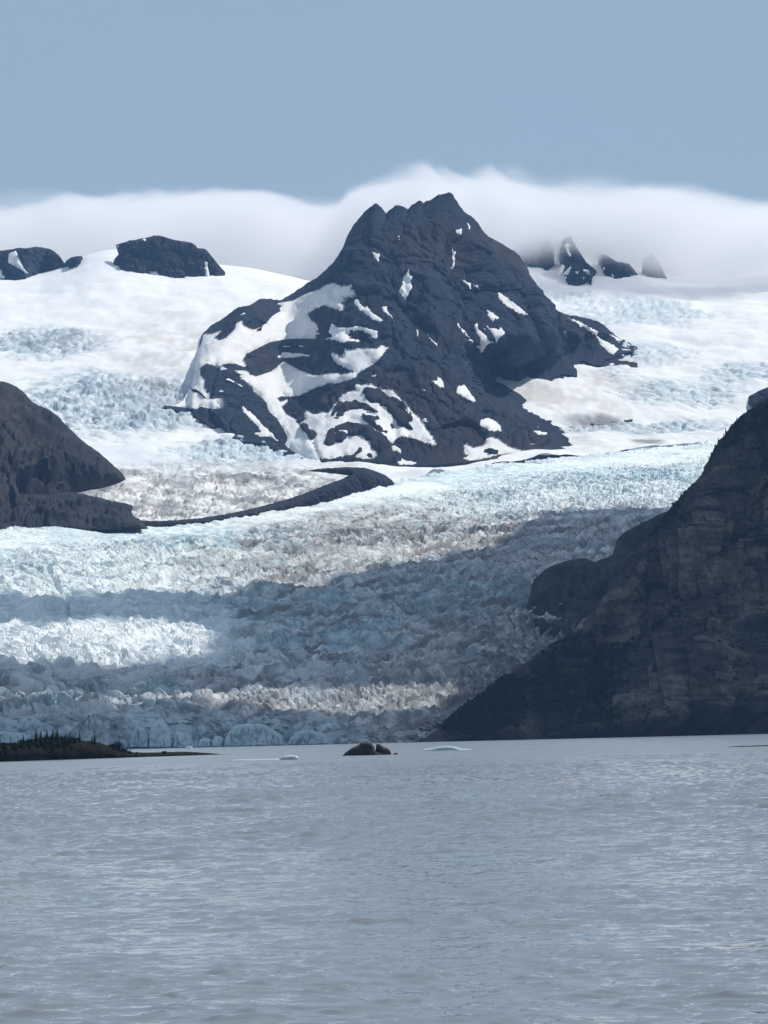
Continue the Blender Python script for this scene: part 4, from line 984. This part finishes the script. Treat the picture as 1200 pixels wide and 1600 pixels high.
def spruce_mesh(name, seed, hh=1.0):
    rs = random.Random(seed); V = []; F = []
    tiers = 13
    for t in range(tiers):
        z0 = 0.10 + 0.88 * t / tiers; rad = 0.20 * (1 - t / tiers) ** 0.85 + 0.012
        m = 9 if t < 9 else 6
        for k in range(m):
            a = 2 * math.pi * (k + rs.random() * 0.7) / m; L = rad * rs.uniform(0.65, 1.2); w = L * 0.5
            dx, dy = math.cos(a), math.sin(a); px, py = -dy, dx
            b = len(V); zz = z0 + rs.uniform(-0.02, 0.02); drop = 0.35 * L + rs.uniform(0, 0.02)
            V += [(0, 0, zz + 0.05), (dx * L * .6 + px * w, dy * L * .6 + py * w, zz - drop * .6), (dx * L, dy * L, zz - drop), (dx * L * .6 - px * w, dy * L * .6 - py * w, zz - drop * .6)]
            F += [(b, b + 1, b + 2), (b, b + 2, b + 3)]
    b = len(V)
    for k in range(4):
        a = 2 * math.pi * k / 4; V.append((0.012 * math.cos(a), 0.012 * math.sin(a), 0.93))
    V.append((0, 0, 1.03))
    F += [(b + k, b + (k + 1) % 4, b + 4) for k in range(4)]
    me = bpy.data.meshes.new(name); me.from_pydata(V, [], F); me.materials.append(M_CONIFER)
    return me
def trunk_mesh():
    V = []; F = []
    for j, (z, r) in enumerate(((-0.06, 0.032), (0.3, 0.022), (0.7, 0.012), (0.97, 0.004))):
        for k in range(6): V.append((r * math.cos(k * math.pi / 3), r * math.sin(k * math.pi / 3), z))
    for j in range(3):
        for k in range(6): F.append((j * 6 + k, j * 6 + (k + 1) % 6, j * 6 + 6 + (k + 1) % 6, j * 6 + 6 + k))
    me = bpy.data.meshes.new('trunk'); me.from_pydata(V, [], F); me.materials.append(M_BARK); return me
SPR = [spruce_mesh('crown', s) for s in (1, 2, 3, 4)]
TRK = trunk_mesh()
def spruce(loc, h, i, label, group, wide=1.0, lean=0.0, root=None):
    o = empty('spruce_tree', loc, label=label, cat='tree', group=group)
    o.scale = (h * wide, h * wide, h); o.rotation_euler = (0, lean, i * 1.7)
    for nm, me in (('crown', SPR[i % 4]), ('trunk', TRK)):
        q = bpy.data.objects.new(nm, me); COL.objects.link(q); q.parent = o
    return o
def hit_island(x, D, up=1140):
    """ground height on the islet at photo column x and depth D"""
    p = unproj(x, 1175, D)
    h = ISL_BVH.ray_cast(Vector((p[0], p[1], 60)), Vector((0, 0, -1)))[0]
    return np.array(h) if h is not None else np.array([p[0], p[1], 0.3])
spr = [(37, 1147, 2, 'short spruce at the left end of the islet thicket'), (57, 1138, 6, 'leftmost of the tall spruces on the islet'), (64, 1141, 3, 'slim spruce beside the leftmost tall one on the islet'),
       (74, 1138, 7, 'third tall spruce from the left on the islet'), (83, 1139.5, 2, 'narrow spruce just left of the tallest islet spruce'), (90, 1136.5, 5, 'tallest dark spruce in the middle of the islet thicket'),
       (102, 1145, 3, 'low spruce right of the tallest one on the islet'), (109, 1144, 6, 'last spruce at the right end of the islet thicket'),
       (125, 1139.5, 3, 'lone pointed spruce on the bare crown of the islet'), (148, 1141.5, 3, 'slender right-hand spruce of the lone pair on the islet'), (144.5, 1148, 4, 'small thin spruce leaning by the right-hand one'),]
for i, (x, yt, back, lab) in enumerate(spr):
    D = float(ISL_D(x)) - 3 + back * 0.5
    g = hit_island(x, D)
    top = unproj(x, yt, g[1])
    spruce(tuple(g - np.array([0, 0, 0.15])), float(top[2] - g[2]) + 0.15, i, lab, 'spruces on the islet', wide=0.75 if x > 120 else 1.05, lean=0.12 if abs(x - 144.5) < .1 else 0)

def shrub_mesh(seed, n=420):
    rs = np.random.RandomState(seed)
    cl = rs.normal(size=(9, 3)) * np.array([0.36, 0.36, 0.16]) + np.array([0, 0, 0.42])
    c = cl[rs.randint(0, 9, n)] + rs.normal(size=(n, 3)) * 0.15; c[:, 2] = np.clip(c[:, 2], 0.02, 0.95)
    a = rs.normal(size=(n, 3)); a /= np.linalg.norm(a, axis=1, keepdims=True)
    b = np.cross(a, rs.normal(size=(n, 3))); b /= np.linalg.norm(b, axis=1, keepdims=True)
    s = rs.uniform(0.07, 0.15, (n, 1))
    V = np.stack([c + a * s, c - a * s * .5 + b * s * .7, c - a * s * .5 - b * s * .7], 1).reshape(-1, 3)
    me = bpy.data.meshes.new('foliage'); me.from_pydata(V.tolist(), [], np.arange(len(V)).reshape(-1, 3).tolist()); me.materials.append(M_SHRUB2); return me
def stem_mesh(seed):
    rs = random.Random(seed); V = []; F = []
    for s in range(5):
        a = rs.random() * 6.28; ex, ey = 0.35 * math.cos(a), 0.35 * math.sin(a); b = len(V)
        for (px, py, z, r) in ((0, 0, -0.1, 0.03), (ex * .5, ey * .5, 0.3, 0.02), (ex, ey, 0.6, 0.008)):
            for k in range(4): V.append((px + r * math.cos(k * 1.571), py + r * math.sin(k * 1.571), z))
        for j in range(2):
            for k in range(4): F.append((b + j * 4 + k, b + j * 4 + (k + 1) % 4, b + j * 4 + 4 + (k + 1) % 4, b + j * 4 + 4 + k))
    me = bpy.data.meshes.new('stem'); me.from_pydata(V, [], F); me.materials.append(M_BARK); return me
M_SHRUB2 = surf_mat('islet_alder', (0.014, 0.024, 0.011), var=0.4, scales=(3.0, 0.5), rough=0.9, spec=0.1)
SHR = [shrub_mesh(s) for s in (1, 2, 3)]; STM = [stem_mesh(s) for s in (1, 2, 3)]
def shrub(x, dD, w, h, i, label, group):
    g = hit_island(x, float(ISL_D(x)) + dD)
    o = empty('shrub', tuple(g - np.array([0, 0, 0.1])), label=label, cat='shrub', group=group); o.scale = (w, w, h); o.rotation_euler = (0, 0, i * 2.3)
    for nm, me in (('foliage', SHR[i % 3]), ('stem', STM[i % 3])):
        q = bpy.data.objects.new(nm, me); COL.objects.link(q); q.parent = o
rs = random.Random(9)
k = 0; THV = []
for x in list(range(-70, 118, 8)):
    for row in range(3):
        hmax = 1.6 + 2.2 * math.exp(-((x - 75) / 45.0) ** 2)
        xx = x + rs.uniform(-4, 4); g = hit_island(xx, float(ISL_D(xx)) - 6.5 + row * 4.0 + rs.uniform(-1.2, 1.2))
        w_ = rs.uniform(1.6, 2.6); h_ = hmax * rs.uniform(0.7, 1.1) * (0.55 + 0.25 * row); a_ = k * 2.3
        co = np.array([v.co[:] for v in SHR[k % 3].vertices])
        THV.append(np.stack([(co[:, 0] * math.cos(a_) - co[:, 1] * math.sin(a_)) * w_, (co[:, 0] * math.sin(a_) + co[:, 1] * math.cos(a_)) * w_, co[:, 2] * h_ - 0.1], 1) + g); k += 1
THV = np.concatenate(THV)
make('alder_thicket', THV, np.arange(len(THV)).reshape(-1, 3), M_SHRUB2, smooth=False, kind='stuff', label='dense dark green alder thicket covering the left of the islet')
for x, dD, w, h, lab in ((178, 0, 2.4, 3.2, 'round dark shrub at the foot of the islet hump'), (185, 0, 2.6, 3.4, 'largest dark shrub right of the islet hump'), (193, 0, 2.0, 2.2, 'low shrub stepping down to the gravel spit'),
                         (202, 0, 1.8, 1.6, 'small shrub at the start of the gravel spit'), (214, 0, 0.9, 1.0, 'tiny shrub on the gravel spit nearest the thicket'), (257, 0, 1.6, 1.1, 'lone tuft of scrub halfway along the gravel spit')):
    shrub(x, dD, w, h, k, lab, 'shrubs on the spit'); k += 1

# ------------------------------------------------------------------ boulders in the lake
ZR = (500, 1130, 6)
BD = float(on_water(575, 1180))
def boulder(poly, D, thick, label, seed, parts=None):
    V, F = inflate(Zm(ZR, poly), lambda x, y: D + 0 * x, thick, 4.5, 0.7, lambda P: 0.30 * (ridged3(P, 2.6, 3, seed) - 0.4), ja=0.25, js=1.2, seed=seed, back=1.0)
    make('boulder', V, F, M_BOULDER, label=label, cat='boulder', group='boulders breaking the lake surface', smooth=True)
boulder([(190,330),(205,306),(250,265),(300,232),(365,200),(390,182),(440,172),(480,185),(505,213),(515,243),(530,268),(600,290),(625,330)], BD, 2.6, 'largest humped brown boulder standing in the lake', 31)
boulder([(520,335),(523,240),(530,193),(560,195),(600,225),(630,232),(655,250),(672,300),(672,330)], BD + 1.6, 2.2, 'smaller upright boulder leaning against the largest one', 33)
boulder([(683,320),(685,292),(695,280),(722,274),(732,292),(732,318)], BD - 0.5, 0.9, 'tiny dark stone just right of the two boulders', 35)

# ------------------------------------------------------------------ floating ice and driftwood
def floe(name, poly, label, thick, seed, ywater, mat=M_BERG):
    xm = np.mean([q[0] for q in poly]); D = float(on_water(xm, ywater))
    V, F = inflate(poly, lambda x, y: D + 0 * x, thick, 3, 0.9, lambda P: 0.12 * (ridged3(P, 2.0, 3, seed) - 0.3), ja=0.2, js=1.5, seed=seed, back=1.0)
    make(name, V, F, mat, label=label, cat='iceberg', group='bergy bits adrift on the lake')
floe('iceberg', [(437, 1191), (438, 1183.5), (444, 1180.5), (455, 1179.5), (463, 1180.2), (467, 1182.5), (467, 1191)], 'small blocky pale iceberg left of the boulders', 3.0, 51, 1187)
floe('iceberg', [(360, 1191), (362, 1187.4), (385, 1186.2), (415, 1185.6), (436, 1185.0), (436, 1191)], 'thin flat slab of ice beside the blocky iceberg', 3.0, 52, 1188)
floe('iceberg', [(657, 1177), (662, 1170.5), (676, 1168.6), (685, 1166.3), (700, 1165.6), (710, 1166.4), (720, 1169.3), (736, 1170.6), (738, 1176)], 'long low cyan iceberg right of the boulders', 3.5, 53, 1172.5)
floe('iceberg', [(288, 1172), (289, 1167.5), (294, 1165.8), (300, 1166.3), (302, 1171)], 'bright white ice fragment in front of the calving face', 2.0, 54, 1169)
LOGD = float(on_water(1175, 1166.5))
p0, p1 = unproj(1136, 1167.2, LOGD), unproj(1262, 1163.2, LOGD); p0[2] = 0.05; p1[2] = 0.16
def log_mesh():
    V = []; F = []; n = 24; m = 8
    for j in range(n):
        t = j / (n - 1); c = p0 + (p1 - p0) * t; r = 0.20 + 0.10 * t + 0.03 * math.sin(j * 1.7); r *= 0.25 + 0.75 * min(1, t * 8)
        for k in range(m):
            a = 2 * math.pi * k / m; V.append((c[0], c[1] + r * math.cos(a) + 0.15 * math.sin(t * 5), c[2] + r * math.sin(a)))
    for j in range(n - 1):
        for k in range(m): F.append((j * m + k, j * m + (k + 1) % m, j * m + m + (k + 1) % m, j * m + m + k))
    return np.array(V), np.array(F)
V, F = log_mesh(); make('driftwood_log', V, F, M_WOOD, label='thin dark driftwood log afloat at the right edge', cat='log')

# conifers on the skyline of the right mountainside
ORD = 'first second third fourth fifth sixth seventh eighth ninth tenth eleventh twelfth thirteenth fourteenth'.split()
for i, (x, h) in enumerate(((1052, 5), (1063, 7), (1078, 5), (1100, 6.5), (1107, 5), (1118, 7.5), (1124, 6), (1133, 7), (1141, 5), (1150, 6.5), (1166, 6), (1174, 5), (1187, 6), (1196, 5))):
    c = int(np.argmin(np.abs(RXS - x))); p = RP[-3, c]
    spruce(tuple(p - np.array([0, 0, 0.6])), h, i, ORD[i] + ' tiny conifer from the left on the right mountainside skyline', 'conifers on the right skyline', wide=1.1)

# ------------------------------------------------------------------ clouds that shade the lower ice (above the view)
M_CLOUD = surf_mat('cloud', (0.85, 0.85, 0.86), var=0.03, scales=(120.0,), rough=1.0, spec=0.0)
CLOUD_Z = 1750.0
def cloud(poly, label, seed, thick=90):
    """cumulus roll: its plan is where its shadow lies on the ice, carried up the sun's rays to cloud height"""
    q = jitter(poly, 16, 9, seed)
    pts = []
    for x, y in q:
        D = float(tongueD(x, y)[0]); P = unproj(x, y, D)
        P = P + SUNV * (CLOUD_Z - P[2]) / SUNV[2]; pts.append(P[:2])
    return build_cloud(np.array(pts), label, seed, thick)
def build_cloud(pts, label, seed, thick):
    c = pts.mean(0)
    V2, F = trimesh2d(pts - c, 22)
    d = edgedist(pts - c, V2); e = np.sqrt(np.clip(d / 80, 0, 1))
    P3 = np.concatenate([V2 + c, np.zeros((len(V2), 1))], 1)
    up = thick * e * (0.6 + 0.5 * ridged3(P3, 130, 3, seed)); dn = -0.25 * thick * e * (0.8 + 0.3 * fbm3(P3, 90, 3, seed))
    A = P3.copy(); A[:, 2] = CLOUD_Z + np.maximum(up, 0); B = P3.copy(); B[:, 2] = CLOUD_Z + np.minimum(dn, 0)
    ed = d < 1e-3; bi = np.where(ed, np.arange(len(V2)), np.arange(len(V2)) + len(V2))
    V = np.concatenate([A, B]); FF = np.concatenate([F[:, ::-1], bi[F]])
    used = np.unique(FF); rm = -np.ones(len(V), int); rm[used] = np.arange(len(used))
    make('cloud', V[used], rm[FF], M_CLOUD, kind='structure', label=label)
cloud([(1130, 792), (1060, 798), (960, 800), (880, 803), (830, 822), (790, 850), (720, 868), (640, 884), (560, 903), (470, 920), (380, 930), (250, 932), (100, 938), (-120, 945), (-260, 950),
       (-260, 985), (0, 982), (150, 980), (260, 985), (340, 1000), (345, 1025), (250, 1034), (100, 1036), (-260, 1040), (-260, 1085), (0, 1084), (200, 1080), (380, 1082), (480, 1086), (600, 1082), (720, 1072),
       (860, 1020), (1000, 980), (1130, 960)], 'broken cumulus bank over the lower glacier', 3)
def cloud_plan(pts, z0, label, seed):
    P = [np.array([x, y, z0]) + SUNV * (CLOUD_Z - z0) / SUNV[2] for x, y in pts]
    return build_cloud(jitter([p[:2] for p in P], 60, 14, seed), label, seed, 110)
cloud_plan([(110, 3285), (300, 3270), (700, 3200), (1400, 3100), (1700, 4900), (600, 5000), (330, 4700), (230, 4200), (170, 3700), (100, 3420)], 150, 'large cumulus over the right mountainside', 8)
cloud_plan([(-900, 3298), (-400, 3305), (0, 3300), (130, 3300), (120, 3395), (60, 3440), (-60, 3405), (-160, 3430), (-300, 3442), (-900, 3440)], 15, 'narrow cumulus roll over the ice front', 5)

# ------------------------------------------------------------------ fog bank rolling over the far snow ridge
FOG_TOP = [(-300, 318), (0, 309), (60, 301), (110, 299), (150, 305), (200, 300), (235, 294), (275, 297), (320, 292), (355, 288), (400, 289), (440, 293), (480, 299), (520, 301), (540, 289), (570, 276),
           (600, 268), (640, 262), (680, 267), (720, 265), (760, 264), (800, 271), (850, 276), (900, 275), (950, 277), (1000, 276), (1050, 281), (1100, 287), (1150, 298), (1200, 304), (1400, 330)]
def build_fog():
    X0, X1, Y0, Y1, Zb, Zt = -2300.0, 2300.0, 8180.0, 9900.0, 860.0, 1440.0
    V = np.array([(x, y, z) for z in (Zb, Zt) for y in (Y0, Y1) for x in (X0, X1)])
    F = np.array([(0, 2, 3, 1), (4, 5, 7, 6), (0, 1, 5, 4), (1, 3, 7, 5), (3, 2, 6, 7), (2, 0, 4, 6)])
    m = bpy.data.materials.new('fog'); m.use_nodes = True
    nt = m.node_tree; N, L = nt.nodes, nt.links; N.clear()
    out = N.new('ShaderNodeOutputMaterial'); pv = N.new('ShaderNodeVolumePrincipled'); L.new(pv.outputs[0], out.inputs['Volume'])
    pv.inputs['Color'].default_value = (0.99, 0.992, 1.0, 1); pv.inputs['Anisotropy'].default_value = 0.35
    tc = N.new('ShaderNodeTexCoord'); sp = N.new('ShaderNodeSeparateXYZ'); L.new(tc.outputs['Object'], sp.inputs[0])
    def math_(op, a, b=None, c=None):
        n = N.new('ShaderNodeMath'); n.operation = op
        for i, v in enumerate((a, b, c)):
            if v is None: continue
            if isinstance(v, (int, float)): n.inputs[i].default_value = v
            else: L.new(v, n.inputs[i])
        return n.outputs[0]
    def ss(a, b, v):
        n = N.new('ShaderNodeMapRange'); n.interpolation_type = 'SMOOTHSTEP'
        n.inputs['From Min'].default_value = a; n.inputs['From Max'].default_value = b; L.new(v, n.inputs['Value']); return n.outputs['Result']
    def noise(sc, det, st=(1, 1, 1)):
        mp = N.new('ShaderNodeMapping'); mp.inputs['Scale'].default_value = st
        n = N.new('ShaderNodeTexNoise'); n.inputs['Scale'].default_value = sc; n.inputs['Detail'].default_value = det
        L.new(tc.outputs['Object'], mp.inputs['Vector']); L.new(mp.outputs['Vector'], n.inputs['Vector']); return n.outputs['Fac']
    # height of the rolling top along the ridge
    xs = np.linspace(X0, X1, 33); fc = N.new('ShaderNodeFloatCurve'); cu = fc.mapping.curves[0]
    ft = np.array(FOG_TOP, float); wp = unproj(ft[:, 0], ft[:, 1], 9060.0 - 720.0 * sstep(60, 320, (ft[:, 0] - 600) / 6000 * 8750))
    cp = [((a - X0) / (X1 - X0), (z - Zb) / (Zt - Zb)) for a, z in zip(wp[:, 0], wp[:, 2])]
    cp = [(0.0, cp[0][1])] + cp + [(1.0, cp[-1][1])]
    cu.points[0].location = cp[0]; cu.points[1].location = cp[-1]
    for q in cp[1:-1]: cu.points.new(*q)
    fc.mapping.update()
    xn = math_('DIVIDE', math_('SUBTRACT', sp.outputs['X'], X0), X1 - X0); L.new(xn, fc.inputs['Value'])
    ztop = math_('MULTIPLY_ADD', fc.outputs['Value'], Zt - Zb, Zb)
    n1 = noise(0.008, 8, (0.6, 0.6, 1.0)); n1c = math_('SUBTRACT', n1, 0.5)
    n2 = noise(0.0022, 3); n2c = math_('SUBTRACT', n2, 0.5)
    depth = math_('ADD', math_('SUBTRACT', ztop, sp.outputs['Z']), math_('MULTIPLY', n1c, 100))
    top = ss(-3, 22, depth)
    # it spills forward over the crags on the right, stays behind the crest on the left
    fr = ss(60, 320, sp.outputs['X'])
    yfront = math_('MULTIPLY_ADD', fr, -740.0, 8960.0)
    # lower fog leans back: the base lifts off the snow in front
    fy = math_('ADD', math_('SUBTRACT', sp.outputs['Y'], yfront), math_('MULTIPLY', n1c, 120))
    front = ss(0, 160, fy)
    basez = math_('ADD', math_('SUBTRACT', sp.outputs['Z'], math_('MULTIPLY_ADD', ss(8750, 8950, sp.outputs['Y']), -250, 1066)), math_('MULTIPLY', n1c, 95))
    basez = math_('ADD', basez, math_('MULTIPLY', ss(400, 720, sp.outputs['X']), 62))
    base = ss(-25, 60, basez)
    dens = math_('MULTIPLY', math_('MULTIPLY', top, front), base)
    dens = math_('MULTIPLY', dens, math_('MULTIPLY_ADD', n2c, 1.6, 1.0))
    dens = math_('MULTIPLY', dens, math_('MULTIPLY_ADD', n1c, 2.2, 1.0))
    dens = math_('MAXIMUM', dens, 0.0)
    dens = math_('MULTIPLY', dens, 0.013)
    L.new(dens, pv.inputs['Density'])
    try: m.cycles.volume_step_rate = 0.35
    except Exception: pass
    o = make('fog_bank', V, F, m, smooth=False, kind='stuff', label='long white fog bank rolling over the far snow ridge')
    return o
build_fog()

# ------------------------------------------------------------------ thin blue air
def build_haze():
    X, Y0, Y1, Zb, Zt = 5200.0, -400.0, 10400.0, -60.0, 1500.0
    V = np.array([(x, y, z) for z in (Zb, Zt) for y in (Y0, Y1) for x in (-X, X)])
    F = np.array([(0, 2, 3, 1), (4, 5, 7, 6), (0, 1, 5, 4), (1, 3, 7, 5), (3, 2, 6, 7), (2, 0, 4, 6)])
    m = bpy.data.materials.new('haze'); m.use_nodes = True
    N, L = m.node_tree.nodes, m.node_tree.links; N.clear()
    out = N.new('ShaderNodeOutputMaterial'); pv = N.new('ShaderNodeVolumePrincipled'); L.new(pv.outputs[0], out.inputs['Volume'])
    pv.inputs['Color'].default_value = (0.30, 0.56, 1.0, 1); pv.inputs['Density'].default_value = 1.9e-5; pv.inputs['Anisotropy'].default_value = 0.0
    make('haze', V, F, m, smooth=False, kind='stuff', label='thin blue haze in the air over lake and ice')
build_haze()
